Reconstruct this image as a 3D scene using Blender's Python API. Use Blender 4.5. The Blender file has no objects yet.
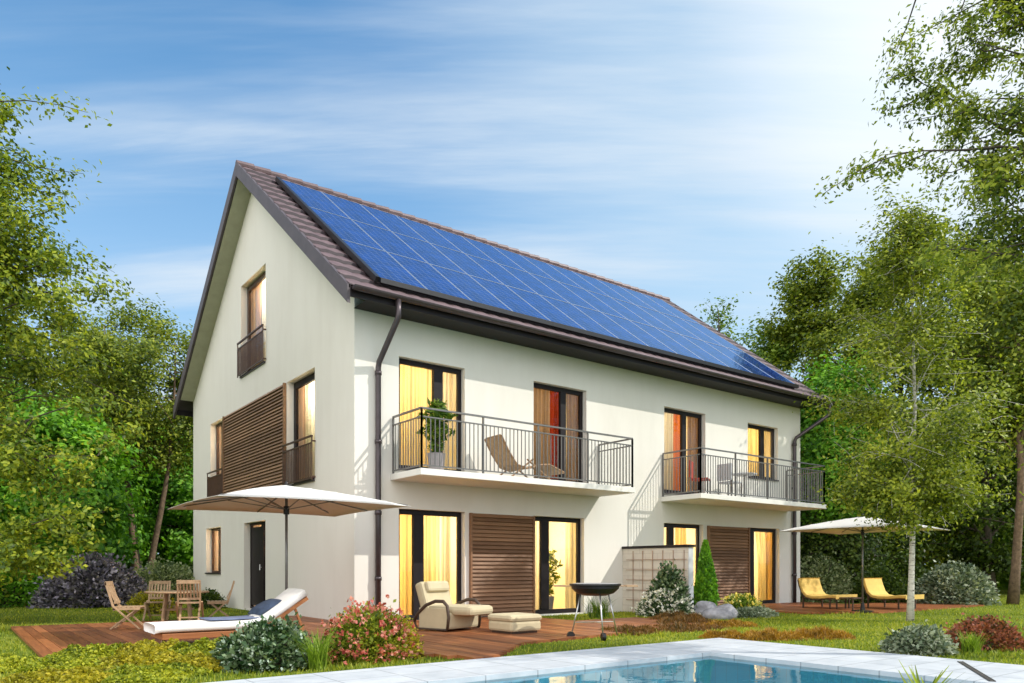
import bpy, bmesh, math, random
import numpy as np
from mathutils import Vector, Matrix, Quaternion
R = math.radians
SC = bpy.context.scene
COL = SC.collection

# ------------------------------------------------------------------ camera, sky, sun, exposure
cam = bpy.data.cameras.new("camera")
cam.sensor_width = 36.0
cam.lens = 750.0 / 1024.0 * 36.0
cam.shift_y = 227.0 / 1024.0
cam.clip_end = 600.0
cam.clip_start = 0.05
camo = bpy.data.objects.new("camera", cam)
COL.objects.link(camo)
camo.location = (-5.83, -12.5, 1.02)
camo.rotation_euler = (R(90), 0, -math.atan2(0.6, 0.8))
SC.camera = camo

SUN = Vector((1.0, -1.0, 1.25)).normalized()
SUN_EL = math.asin(SUN.z)
SUN_AZ = math.atan2(SUN.x, SUN.y)

world = bpy.data.worlds.new("World")
SC.world = world
world.use_nodes = True
def build_world():
    nt = world.node_tree
    N, L = nt.nodes, nt.links
    N.clear()
    out = N.new("ShaderNodeOutputWorld")
    bg = N.new("ShaderNodeBackground")
    bg.inputs["Strength"].default_value = 0.13
    L.new(bg.outputs[0], out.inputs[0])
    sky = N.new("ShaderNodeTexSky")
    sky.sky_type = 'NISHITA'
    sky.sun_disc = False
    sky.sun_elevation = SUN_EL
    sky.sun_rotation = SUN_AZ
    sky.altitude = 300
    sky.air_density = 1.0
    sky.dust_density = 0.6
    sky.ozone_density = 2.2
    tc = N.new("ShaderNodeTexCoord")
    sep = N.new("ShaderNodeSeparateXYZ")
    L.new(tc.outputs["Generated"], sep.inputs[0])
    def math_(op, a, b=None, clamp=False):
        n = N.new("ShaderNodeMath"); n.operation = op; n.use_clamp = clamp
        for i, v in enumerate((a, b)):
            if v is None: continue
            if isinstance(v, (int, float)): n.inputs[i].default_value = v
            else: L.new(v, n.inputs[i])
        return n.outputs[0]
    def smooth(v, a, b, lo=0.0, hi=1.0):
        n = N.new("ShaderNodeMapRange"); n.interpolation_type = 'SMOOTHSTEP'
        L.new(v, n.inputs[0])
        n.inputs[1].default_value = a; n.inputs[2].default_value = b
        n.inputs[3].default_value = lo; n.inputs[4].default_value = hi
        return n.outputs[0]
    def dot(vec):
        n = N.new("ShaderNodeVectorMath"); n.operation = 'DOT_PRODUCT'
        L.new(tc.outputs["Generated"], n.inputs[0]); n.inputs[1].default_value = Vector(vec).normalized()
        return n.outputs["Value"]
    # a high flat layer of cirrus: direction projected onto a plane overhead
    zz = math_('ADD', math_('MAXIMUM', sep.outputs[2], 0.0), 0.16)
    px = math_('DIVIDE', sep.outputs[0], zz)
    py = math_('DIVIDE', sep.outputs[1], zz)
    cmb = N.new("ShaderNodeCombineXYZ")
    L.new(px, cmb.inputs[0]); L.new(py, cmb.inputs[1])
    def noise(scale, det, rough, mp_scale, rot, loc=(0, 0, 0), dist=0.0):
        mp0 = N.new("ShaderNodeMapping")
        mp0.inputs["Rotation"].default_value = (0, 0, R(rot))
        L.new(cmb.outputs[0], mp0.inputs[0])
        mp = N.new("ShaderNodeMapping")
        mp.inputs["Scale"].default_value = mp_scale
        mp.inputs["Location"].default_value = loc
        L.new(mp0.outputs[0], mp.inputs[0])
        n = N.new("ShaderNodeTexNoise")
        n.inputs["Scale"].default_value = scale
        n.inputs["Detail"].default_value = det
        n.inputs["Roughness"].default_value = rough
        n.inputs["Distortion"].default_value = dist
        L.new(mp.outputs[0], n.inputs["Vector"])
        return n.outputs[0]
    n1 = noise(0.8, 6, 0.55, (0.42, 2.8, 1), 33, (1.3, 0.4, 0), 0.3)
    n2 = noise(2.0, 8, 0.62, (0.3, 2.4, 1), 40, (4.0, 2.2, 0), 0.2)
    cir = math_('MULTIPLY', smooth(n1, 0.38, 0.62), smooth(n2, 0.32, 0.66, 0.15, 1.0))
    low = smooth(sep.outputs[2], -0.02, 0.66, 0.90, 0.0)                    # pale towards the horizon
    glow = smooth(dot((0.97, 0.36, 0.66)), 0.952, 1.03, 0.0, 1.0)                    # bright thin cloud, upper right
    glow2 = smooth(dot((0.97, 0.36, 0.66)), 0.80, 0.995, 0.0, 0.55)
    gable_fill = smooth(dot((-0.85, -0.45, 0.35)), 0.05, 0.8)                    # unseen bright cloud added left and behind to light the gable
    def mix(fac, a, b):
        n = N.new("ShaderNodeMix"); n.data_type = 'RGBA'
        L.new(fac, n.inputs[0])
        for i, v in ((6, a), (7, b)):
            if isinstance(v, tuple): n.inputs[i].default_value = v
            else: L.new(v, n.inputs[i])
        return n.outputs[2]
    tint = N.new("ShaderNodeMix"); tint.data_type = 'RGBA'; tint.blend_type = 'MULTIPLY'
    tint.inputs[0].default_value = 1.0
    L.new(sky.outputs[0], tint.inputs[6]); tint.inputs[7].default_value = (0.86, 1.42, 1.55, 1)
    c = tint.outputs[2]
    c = mix(low, c, (3.5, 4.75, 5.9, 1))
    c = mix(glow2, c, (4.4, 5.75, 6.6, 1))
    c = mix(math_('MULTIPLY', cir, 0.90), c, (5.0, 5.7, 6.4, 1))
    c = mix(glow, c, (7.8, 8.0, 8.0, 1))
    bk = math_('MULTIPLY', gable_fill, smooth(n2, 0.2, 0.6, 0.7, 1.0))
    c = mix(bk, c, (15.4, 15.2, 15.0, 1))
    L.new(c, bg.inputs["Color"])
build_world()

sun = bpy.data.lights.new("sun", 'SUN')
sun.energy = 3.3
sun.angle = R(0.53)
sun.color = (1.0, 0.95, 0.86)
suno = bpy.data.objects.new("sun", sun)
COL.objects.link(suno)
suno.location = (20, -20, 25)
suno.rotation_euler = SUN.to_track_quat('Z', 'Y').to_euler()

SC.view_settings.view_transform = 'Standard'
SC.view_settings.look = 'None'
SC.view_settings.exposure = 0.22
SC.view_settings.gamma = 1.0
SC.view_settings.use_curve_mapping = False
SC.render.engine = 'CYCLES'
cy = SC.cycles
cy.use_denoising = True
try: cy.denoiser = 'OPENIMAGEDENOISE'
except Exception: pass
cy.max_bounces = 7
cy.diffuse_bounces = 3
cy.glossy_bounces = 3
cy.transmission_bounces = 4
cy.transparent_max_bounces = 12
cy.sample_clamp_indirect = 6.0
cy.caustics_reflective = False
cy.caustics_refractive = False

# ------------------------------------------------------------------ materials
class NT:
    def __init__(s, name):
        s.m = bpy.data.materials.new(name); s.m.use_nodes = True
        s.t = s.m.node_tree; s.N = s.t.nodes; s.L = s.t.links
        s.N.clear()
        s.out = s.N.new("ShaderNodeOutputMaterial")
    def n(s, typ, **kw):
        nd = s.N.new(typ)
        for k, v in kw.items(): setattr(nd, k, v)
        return nd
    def link(s, a, b): s.L.new(a, b)
    def coord(s, kind="Object"):
        return s.n("ShaderNodeTexCoord").outputs[kind]
    def mapping(s, vec, scale=(1, 1, 1), rot=(0, 0, 0)):
        m = s.n("ShaderNodeMapping")
        m.inputs["Scale"].default_value = scale; m.inputs["Rotation"].default_value = rot
        s.link(vec, m.inputs[0]); return m.outputs[0]
    def noise(s, vec, scale, detail=4, rough=0.55, dist=0.0):
        nd = s.n("ShaderNodeTexNoise")
        nd.inputs["Scale"].default_value = scale; nd.inputs["Detail"].default_value = detail
        nd.inputs["Roughness"].default_value = rough; nd.inputs["Distortion"].default_value = dist
        if vec is not None: s.link(vec, nd.inputs["Vector"])
        return nd.outputs[0]
    def ramp(s, fac, stops):
        r = s.n("ShaderNodeValToRGB")
        e = r.color_ramp.elements
        while len(e) > 1: e.remove(e[-1])
        e[0].position = stops[0][0]; e[0].color = (*stops[0][1], 1)
        for p, c in stops[1:]:
            x = e.new(p); x.color = (*c, 1)
        s.link(fac, r.inputs[0]); return r.outputs[0]
    def rng(s, v, a, b, lo, hi):
        m = s.n("ShaderNodeMapRange"); s.link(v, m.inputs[0])
        for i, x in enumerate((a, b, lo, hi)): m.inputs[i + 1].default_value = x
        return m.outputs[0]
    def math(s, op, a, b=None, clamp=False):
        m = s.n("ShaderNodeMath", operation=op, use_clamp=clamp)
        for i, v in enumerate((a, b)):
            if v is None: continue
            if isinstance(v, (int, float)): m.inputs[i].default_value = v
            else: s.link(v, m.inputs[i])
        return m.outputs[0]
    def mix(s, fac, a, b, blend='MIX'):
        m = s.n("ShaderNodeMix", data_type='RGBA', blend_type=blend)
        if isinstance(fac, (int, float)): m.inputs[0].default_value = fac
        else: s.link(fac, m.inputs[0])
        for i, v in ((6, a), (7, b)):
            if isinstance(v, tuple): m.inputs[i].default_value = (*v, 1)
            else: s.link(v, m.inputs[i])
        return m.outputs[2]
    def bump(s, h, strength=0.3, dist=0.01):
        b = s.n("ShaderNodeBump"); b.inputs["Strength"].default_value = strength
        b.inputs["Distance"].default_value = dist
        s.link(h, b.inputs["Height"]); return b.outputs[0]
    def bsdf(s, color, rough=0.6, metal=0.0, normal=None, spec=0.5, coat=0.0):
        p = s.n("ShaderNodeBsdfPrincipled")
        if isinstance(color, tuple): p.inputs["Base Color"].default_value = (*color, 1)
        else: s.link(color, p.inputs["Base Color"])
        if isinstance(rough, (int, float)): p.inputs["Roughness"].default_value = rough
        else: s.link(rough, p.inputs["Roughness"])
        p.inputs["Metallic"].default_value = metal
        p.inputs["Specular IOR Level"].default_value = spec
        p.inputs["Coat Weight"].default_value = coat
        if normal is not None: s.link(normal, p.inputs["Normal"])
        return p.outputs[0]
    def done(s, sh):
        s.link(sh, s.out.inputs[0]); return s.m

def simple(name, col, rough=0.6, metal=0.0, var=0.12, scale=9.0, bump=0.0, bscale=60, spec=0.5):
    t = NT(name); v = t.coord()
    f = t.noise(v, scale, 5, 0.6)
    a = tuple(c * (1 - var) for c in col); b = tuple(min(1, c * (1 + var)) for c in col)
    c = t.ramp(f, [(0.3, a), (0.7, b)])
    nrm = t.bump(t.noise(v, bscale, 4), bump, 0.004) if bump else None
    return t.done(t.bsdf(c, rough, metal, nrm, spec))

def leaf_mat(name, c1, c2, c3, transl=0.34, patch=1.3, rough=0.5):
    t = NT(name); v = t.coord()
    g = t.n("ShaderNodeNewGeometry")
    f = t.noise(v, patch, 3, 0.6)
    f = t.math('ADD', t.math('MULTIPLY', f, 0.9), t.math('MULTIPLY', g.outputs["Random Per Island"], 0.55))
    c = t.ramp(f, [(0.38, c1), (0.68, c2), (1.0, c3)])
    p = t.bsdf(c, rough, 0.0, None, 0.3)
    tr = t.n("ShaderNodeBsdfTranslucent")
    c2_ = t.mix(1.0, c, (1.25, 1.25, 0.55), 'MULTIPLY')
    t.link(c2_, tr.inputs[0])
    mx = t.n("ShaderNodeMixShader"); mx.inputs[0].default_value = transl
    t.link(p, mx.inputs[1]); t.link(tr.outputs[0], mx.inputs[2])
    return t.done(mx.outputs[0])

def wood_mat(name, dark, light, axis='Y', rough=0.55, board=None):
    t = NT(name); v = t.coord()
    sc = {'X': (1.2, 22, 22), 'Y': (22, 1.2, 22), 'Z': (22, 22, 1.2)}[axis]
    g = t.noise(t.mapping(v, sc), 1.6, 6, 0.65, 0.6)
    isl = t.n("ShaderNodeNewGeometry").outputs["Random Per Island"]
    blot = t.noise(v, 0.7, 4, 0.6)
    f = t.math('ADD', t.math('MULTIPLY', g, 0.62), t.math('ADD', t.math('MULTIPLY', isl, 0.26), t.math('MULTIPLY', blot, 0.22)))
    c = t.ramp(f, [(0.34, dark), (0.78, light)])
    return t.done(t.bsdf(c, rough, 0, t.bump(g, 0.25, 0.004), 0.35))

M = {}
def plaster():
    t = NT("cream_plaster"); v = t.coord()
    big = t.noise(v, 0.35, 5, 0.6); mid = t.noise(t.mapping(v, (1.6, 1.6, 0.35)), 1.5, 6, 0.6)
    fine = t.noise(v, 90, 3, 0.6)
    f = t.math('ADD', t.math('MULTIPLY', big, 0.55), t.math('MULTIPLY', mid, 0.45))
    c = t.ramp(f, [(0.3, (0.69, 0.655, 0.59)), (0.52, (0.745, 0.715, 0.65)), (0.75, (0.765, 0.735, 0.67))])
    return t.done(t.bsdf(c, 0.9, 0, t.bump(fine, 0.35, 0.004), 0.2))
M['plaster'] = plaster()
M['trim'] = simple("white_trim", (0.74, 0.72, 0.66), 0.7, 0, 0.04, 3)
M['soffit'] = simple("soffit_boards", (0.36, 0.36, 0.25), 0.8, 0, 0.08, 5)
M['frame'] = simple("dark_frame", (0.014, 0.010, 0.011), 0.5, 0, 0.15, 12, spec=0.25)
M['brownframe'] = simple("brown_frame", (0.07, 0.035, 0.02), 0.42, 0, 0.15, 12)
M['gutter'] = simple("gutter_metal", (0.075, 0.06, 0.065), 0.36, 0.55, 0.15, 6)
M['barge'] = simple("barge_board", (0.085, 0.068, 0.075), 0.6, 0.0, 0.15, 4)
M['rail'] = simple("rail_metal", (0.19, 0.18, 0.17), 0.4, 0.6, 0.15, 10)
M['brownrail'] = simple("brown_rail", (0.11, 0.065, 0.05), 0.45, 0.3, 0.15, 10)
M['black'] = simple("black_metal", (0.014, 0.013, 0.014), 0.42, 0.3, 0.25, 14)
M['steel'] = simple("steel_tube", (0.55, 0.55, 0.55), 0.28, 0.9, 0.1, 10)
M['canvas'] = simple("white_canvas", (0.80, 0.77, 0.71), 0.85, 0, 0.03, 2, 0.15, 120)
M['mattress'] = simple("white_mattress", (0.80, 0.77, 0.74), 0.9, 0, 0.04, 5, 0.3, 40)
M['navy'] = simple("navy_cloth", (0.035, 0.055, 0.10), 0.9, 0, 0.3, 14, 0.3, 50)
M['bluegrey'] = simple("blue_grey_cloth", (0.14, 0.17, 0.27), 0.9, 0, 0.2, 9, 0.3, 50)
M['beige'] = simple("beige_cushion", (0.52, 0.44, 0.28), 0.85, 0, 0.06, 6, 0.3, 35)
M['rattan'] = simple("dark_wicker", (0.06, 0.035, 0.02), 0.6, 0, 0.35, 60, 0.6, 90)
M['yellow'] = simple("yellow_cushion", (0.70, 0.47, 0.12), 0.8, 0, 0.08, 8, 0.2, 50)
M['red'] = simple("red_cloth", (0.36, 0.05, 0.03), 0.85, 0, 0.2, 8)
M['pot'] = simple("clay_pot", (0.30, 0.27, 0.27), 0.7, 0, 0.15, 7, 0.2)
M['rock'] = simple("grey_rock", (0.27, 0.265, 0.28), 0.85, 0, 0.45, 5, 0.8, 16)
M['teak'] = wood_mat("teak", (0.22, 0.11, 0.05), (0.48, 0.30, 0.16), 'Z')
M['teakpale'] = simple("pale_teak_slats", (0.42, 0.275, 0.155), 0.6, 0, 0.2, 14)
M['redwood'] = wood_mat("red_hardwood", (0.22, 0.075, 0.025), (0.46, 0.19, 0.07), 'X')
M['deck'] = wood_mat("deck_boards", (0.10, 0.028, 0.010), (0.40, 0.145, 0.050), 'Y', 0.5)
M['shutter'] = wood_mat("brown_shutter_wood", (0.12, 0.058, 0.028), (0.32, 0.17, 0.088), 'X', 0.6)
M['shutterY'] = wood_mat("brown_gable_wood", (0.13, 0.072, 0.036), (0.36, 0.21, 0.115), 'Y', 0.6)
M['bark'] = simple("bark", (0.16, 0.105, 0.065), 0.9, 0, 0.5, 12, 0.7, 24)
M['darkbark'] = simple("dark_bark", (0.065, 0.05, 0.035), 0.9, 0, 0.5, 12, 0.7, 24)
def birchbark():
    t = NT("birch_bark"); v = t.coord()
    n = t.noise(t.mapping(v, (2, 2, 11)), 2.6, 5, 0.7)
    c = t.ramp(n, [(0.36, (0.10, 0.085, 0.07)), (0.46, (0.56, 0.53, 0.47)), (0.8, (0.70, 0.67, 0.61))])
    return t.done(t.bsdf(c, 0.8, 0, None, 0.2))
M['birch'] = birchbark()
def tile():
    t = NT("roof_tiles"); v = t.coord()
    isl = t.noise(t.mapping(v, (3.3, 2.4, 2.4)), 1.0, 2)
    f = t.math('ADD', t.math('MULTIPLY', t.noise(v, 26, 4), 0.5), t.math('MULTIPLY', isl, 0.5))
    c = t.ramp(f, [(0.3, (0.095, 0.062, 0.065)), (0.7, (0.185, 0.125, 0.130))])
    return t.done(t.bsdf(c, 0.5, 0, t.bump(t.noise(v, 60, 3), 0.2, 0.004), 0.4))
M['tile'] = tile()
M['tile_lip_shade'] = simple('shaded_tile_lip', (0.030, 0.018, 0.022), 0.7, 0, 0.3, 20)  # dark lip colour paints in the shadow gap below each tile course
def pv():
    t = NT("photovoltaic_cells"); v = t.coord()
    sp = t.n("ShaderNodeSeparateXYZ"); t.link(v, sp.inputs[0])
    def lines(o, period, w):
        fr = t.math('FRACT', t.math('DIVIDE', o, period))
        return t.math('LESS_THAN', fr, w)
    g = t.math('MAXIMUM', lines(sp.outputs[0], 0.163, 0.06), lines(sp.outputs[1], 0.167, 0.06))
    bus = lines(sp.outputs[0], 0.0543, 0.05)
    n = t.noise(v, 3.0, 3)
    c = t.ramp(n, [(0.35, (0.003, 0.014, 0.085)), (0.7, (0.004, 0.032, 0.19))])
    c = t.mix(t.math('MULTIPLY', bus, 0.12), c, (0.12, 0.16, 0.26))
    c = t.mix(t.math('MULTIPLY', g, 0.30), c, (0.30, 0.36, 0.48))
    d = t.n("ShaderNodeBsdfDiffuse"); t.link(c, d.inputs[0])
    g2 = t.n("ShaderNodeBsdfGlossy"); g2.inputs["Roughness"].default_value = 0.06
    g2.inputs[0].default_value = (0.40, 0.68, 1.0, 1)          # bluish anti-reflection coating
    fr = t.n("ShaderNodeFresnel"); fr.inputs[0].default_value = 1.45
    mx = t.n("ShaderNodeMixShader"); t.link(t.math('MULTIPLY', fr.outputs[0], 0.85), mx.inputs[0])
    t.link(d.outputs[0], mx.inputs[1]); t.link(g2.outputs[0], mx.inputs[2])
    return t.done(mx.outputs[0])
M['pv'] = pv()
M['alu'] = simple("anodised_frame", (0.42, 0.47, 0.56), 0.35, 0.8, 0.08, 6)
def glass(name, tint, refl=1.0):
    t = NT(name)
    tr = t.n("ShaderNodeBsdfTransparent"); tr.inputs[0].default_value = (*tint, 1)
    gl = t.n("ShaderNodeBsdfGlossy"); gl.inputs["Roughness"].default_value = 0.02
    gl.inputs[0].default_value = (0.95, 0.97, 1, 1)
    fr = t.n("ShaderNodeFresnel"); fr.inputs[0].default_value = 1.45
    mx = t.n("ShaderNodeMixShader"); t.link(t.math('MULTIPLY', fr.outputs[0], refl), mx.inputs[0])
    t.link(tr.outputs[0], mx.inputs[1]); t.link(gl.outputs[0], mx.inputs[2])
    return t.done(mx.outputs[0])
M['glass'] = glass("window_glass", (0.93, 0.95, 0.93))
M['smoked'] = glass("smoked_glass", (0.30, 0.25, 0.22), 0.8)
def water():
    t = NT("pool_water"); v = t.coord()
    n = t.noise(t.mapping(v, (1, 1, 1)), 1.5, 3, 0.5, 0.5)
    n2 = t.noise(v, 6.0, 2, 0.5)
    nb = t.bump(t.math('ADD', n, t.math('MULTIPLY', n2, 0.15)), 0.10, 0.05)
    tr = t.n("ShaderNodeBsdfTransparent"); tr.inputs[0].default_value = (0.60, 0.90, 0.97, 1)
    gl = t.n("ShaderNodeBsdfGlossy"); gl.inputs["Roughness"].default_value = 0.015
    t.link(nb, gl.inputs["Normal"])
    fr = t.n("ShaderNodeFresnel"); fr.inputs[0].default_value = 1.33; t.link(nb, fr.inputs["Normal"])
    mx = t.n("ShaderNodeMixShader"); t.link(fr.outputs[0], mx.inputs[0])
    t.link(tr.outputs[0], mx.inputs[1]); t.link(gl.outputs[0], mx.inputs[2])
    return t.done(mx.outputs[0])
M['water'] = water()
def pooltile():
    t = NT("pool_tiles"); v = t.coord()
    b = t.n("ShaderNodeTexBrick"); b.offset = 0
    t.link(v, b.inputs[0])
    for k, x in (("Color1", (0.38, 0.76, 0.88, 1)), ("Color2", (0.44, 0.80, 0.90, 1)), ("Mortar", (0.5, 0.62, 0.68, 1))): b.inputs[k].default_value = x
    b.inputs["Scale"].default_value = 3.2; b.inputs["Mortar Size"].default_value = 0.012
    b.inputs["Brick Width"].default_value = 0.5; b.inputs["Row Height"].default_value = 0.5
    return t.done(t.bsdf(b.outputs[0], 0.4))
M['pooltile'] = pooltile()
def paving():
    t = NT("pool_paving"); v = t.coord()
    b = t.n("ShaderNodeTexBrick"); b.offset = 0.0
    t.link(v, b.inputs[0])
    for k, x in (("Color1", (0.52, 0.54, 0.56, 1)), ("Color2", (0.57, 0.59, 0.61, 1)), ("Mortar", (0.33, 0.345, 0.36, 1))): b.inputs[k].default_value = x
    b.inputs["Scale"].default_value = 1.0; b.inputs["Mortar Size"].default_value = 0.008
    b.inputs["Brick Width"].default_value = 0.62; b.inputs["Row Height"].default_value = 0.42
    n = t.noise(v, 3.0, 6, 0.65)
    c = t.mix(1.0, b.outputs[0], t.ramp(n, [(0.3, (0.74, 0.76, 0.78)), (0.72, (1, 1, 1))]), 'MULTIPLY')
    return t.done(t.bsdf(c, 0.65, 0, t.bump(t.noise(v, 70, 3), 0.15, 0.003), 0.4))
M['paving'] = paving()
def lawn():
    t = NT("lawn_soil"); v = t.coord()
    f = t.math('ADD', t.math('MULTIPLY', t.noise(v, 0.5, 5, 0.6), 0.6), t.math('MULTIPLY', t.noise(v, 14, 5, 0.7), 0.4))
    c = t.ramp(f, [(0.32, (0.07, 0.10, 0.012)), (0.52, (0.15, 0.20, 0.022)), (0.72, (0.26, 0.25, 0.05))])
    return t.done(t.bsdf(c, 0.95, 0, t.bump(t.noise(v, 40, 5, 0.7), 0.9, 0.03), 0.1))
M['lawn'] = lawn()
def brick():
    t = NT("pale_stone_blocks"); v = t.coord()
    v = t.mapping(v, (1, 1, 1), (R(90), 0, R(90)))
    sp = t.n("ShaderNodeSeparateXYZ"); t.link(t.coord(), sp.inputs[0])
    cb = t.n("ShaderNodeCombineXYZ"); t.link(sp.outputs[1], cb.inputs[0]); t.link(sp.outputs[2], cb.inputs[1])
    b = t.n("ShaderNodeTexBrick"); t.link(cb.outputs[0], b.inputs[0])
    for k, x in (("Color1", (0.70, 0.63, 0.53, 1)), ("Color2", (0.62, 0.55, 0.46, 1)), ("Mortar", (0.46, 0.38, 0.31, 1))): b.inputs[k].default_value = x
    b.inputs["Scale"].default_value = 1.0; b.inputs["Mortar Size"].default_value = 0.008
    b.inputs["Brick Width"].default_value = 0.36; b.inputs["Row Height"].default_value = 0.17
    c = t.mix(0.5, b.outputs[0], t.ramp(t.noise(v, 5, 5), [(0.3, (0.6, 0.55, 0.47)), (0.7, (0.74, 0.68, 0.6))]))
    return t.done(t.bsdf(c, 0.85))
M['brick'] = brick()
M['endgrey'] = simple("grey_render", (0.55, 0.56, 0.58), 0.8, 0, 0.05, 4)
M['trellis'] = simple("trellis_wood", (0.40, 0.27, 0.19), 0.7, 0, 0.2, 9)
M['room'] = simple("room_wall", (0.82, 0.74, 0.52), 0.9, 0, 0.03, 2)
M['roomfloor'] = simple("room_floor", (0.42, 0.27, 0.15), 0.6, 0, 0.15, 4)

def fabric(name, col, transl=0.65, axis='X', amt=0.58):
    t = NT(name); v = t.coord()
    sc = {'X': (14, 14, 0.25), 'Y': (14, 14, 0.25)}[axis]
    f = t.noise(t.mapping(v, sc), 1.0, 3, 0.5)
    c = t.ramp(f, [(0.3, tuple(x * (1 - amt) for x in col)), (0.7, col)])  # darker vertical streaks paint the shading of curtain folds into the colour
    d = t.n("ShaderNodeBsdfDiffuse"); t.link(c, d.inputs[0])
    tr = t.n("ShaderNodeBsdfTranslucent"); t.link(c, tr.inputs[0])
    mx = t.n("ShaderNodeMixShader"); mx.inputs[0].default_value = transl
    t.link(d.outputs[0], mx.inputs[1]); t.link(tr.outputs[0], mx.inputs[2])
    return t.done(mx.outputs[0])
M['c_yellow'] = fabric("yellow_curtain", (0.95, 0.78, 0.40))
M['c_orange'] = fabric("orange_curtain", (0.92, 0.64, 0.25))
M['c_cream'] = fabric("cream_curtain", (0.95, 0.87, 0.68))
M['c_white'] = fabric("sheer_curtain", (0.93, 0.88, 0.76))
M['c_red'] = fabric("red_curtain", (0.52, 0.06, 0.02), 0.55, 'X', 0.5)
M['c_rust'] = fabric("rust_curtain", (0.80, 0.25, 0.04), 0.6, 'X', 0.6)
M['c_brown'] = fabric("brown_curtain", (0.62, 0.42, 0.28), 0.5, 'X', 0.45)
M['c_pink'] = fabric("pinkish_curtain", (0.85, 0.63, 0.50), 0.55)

# leaves
M['l_olive'] = leaf_mat("olive_leaves", (0.030, 0.060, 0.008), (0.135, 0.195, 0.018), (0.34, 0.38, 0.035))
M['l_yellow'] = leaf_mat("yellow_green_leaves", (0.060, 0.100, 0.008), (0.24, 0.29, 0.020), (0.50, 0.50, 0.040))
M['l_bright'] = leaf_mat("bright_green_leaves", (0.045, 0.145, 0.012), (0.130, 0.33, 0.024), (0.27, 0.52, 0.040))
M['l_dark'] = leaf_mat("dark_green_leaves", (0.014, 0.034, 0.006), (0.045, 0.085, 0.012), (0.12, 0.17, 0.020))
M['l_mid'] = leaf_mat("mid_green_leaves", (0.030, 0.080, 0.010), (0.100, 0.185, 0.018), (0.24, 0.33, 0.030))
M['l_purple'] = leaf_mat("purple_grey_leaves", (0.030, 0.034, 0.034), (0.13, 0.115, 0.155), (0.40, 0.36, 0.42), 0.2)
M['l_silver'] = leaf_mat("silver_leaves", (0.040, 0.070, 0.035), (0.15, 0.20, 0.12), (0.46, 0.50, 0.37), 0.2)
M['l_pale'] = leaf_mat("pale_green_leaves", (0.070, 0.115, 0.045), (0.22, 0.28, 0.12), (0.46, 0.50, 0.28), 0.3)
M['l_box'] = leaf_mat("glossy_green_leaves", (0.014, 0.038, 0.014), (0.05, 0.105, 0.035), (0.27, 0.36, 0.19), 0.2, 3.0, 0.3)
M['l_birch'] = leaf_mat("birch_leaves", (0.040, 0.075, 0.010), (0.185, 0.245, 0.022), (0.42, 0.46, 0.045))
M['l_mix'] = leaf_mat("olive_yellow_leaves", (0.030, 0.066, 0.008), (0.150, 0.220, 0.018), (0.42, 0.46, 0.035), 0.36, 0.9)
M['l_lime'] = leaf_mat("lime_blades", (0.10, 0.18, 0.015), (0.20, 0.31, 0.03), (0.34, 0.45, 0.06), 0.45, 4.0)
M['l_red'] = leaf_mat("red_leaves", (0.040, 0.045, 0.012), (0.20, 0.060, 0.03), (0.42, 0.15, 0.09), 0.3, 4.0)
M['l_gold'] = leaf_mat("golden_leaves", (0.12, 0.12, 0.010), (0.32, 0.30, 0.020), (0.55, 0.46, 0.035), 0.35, 2.0)
M['l_amber'] = leaf_mat("amber_heather", (0.13, 0.08, 0.012), (0.32, 0.17, 0.02), (0.50, 0.28, 0.03), 0.3, 3.0)
M['l_russet'] = leaf_mat("russet_heather", (0.06, 0.05, 0.012), (0.16, 0.085, 0.025), (0.30, 0.15, 0.04), 0.3, 2.0)
M['grass'] = leaf_mat("grass_blades", (0.085, 0.140, 0.012), (0.23, 0.30, 0.022), (0.46, 0.45, 0.060), 0.45, 0.55)
M['f_pink'] = leaf_mat("pink_petals", (0.40, 0.06, 0.06), (0.62, 0.17, 0.13), (0.76, 0.38, 0.28), 0.3, 6.0)
M['f_white'] = leaf_mat("white_petals", (0.60, 0.58, 0.50), (0.75, 0.74, 0.68), (0.82, 0.80, 0.76), 0.25, 6.0)
M['f_yellow'] = leaf_mat("yellow_petals", (0.55, 0.42, 0.05), (0.75, 0.62, 0.10), (0.85, 0.78, 0.35), 0.25, 6.0)
M['f_blue'] = leaf_mat("pale_buds", (0.22, 0.30, 0.26), (0.38, 0.48, 0.38), (0.56, 0.64, 0.52), 0.25, 6.0)

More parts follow.
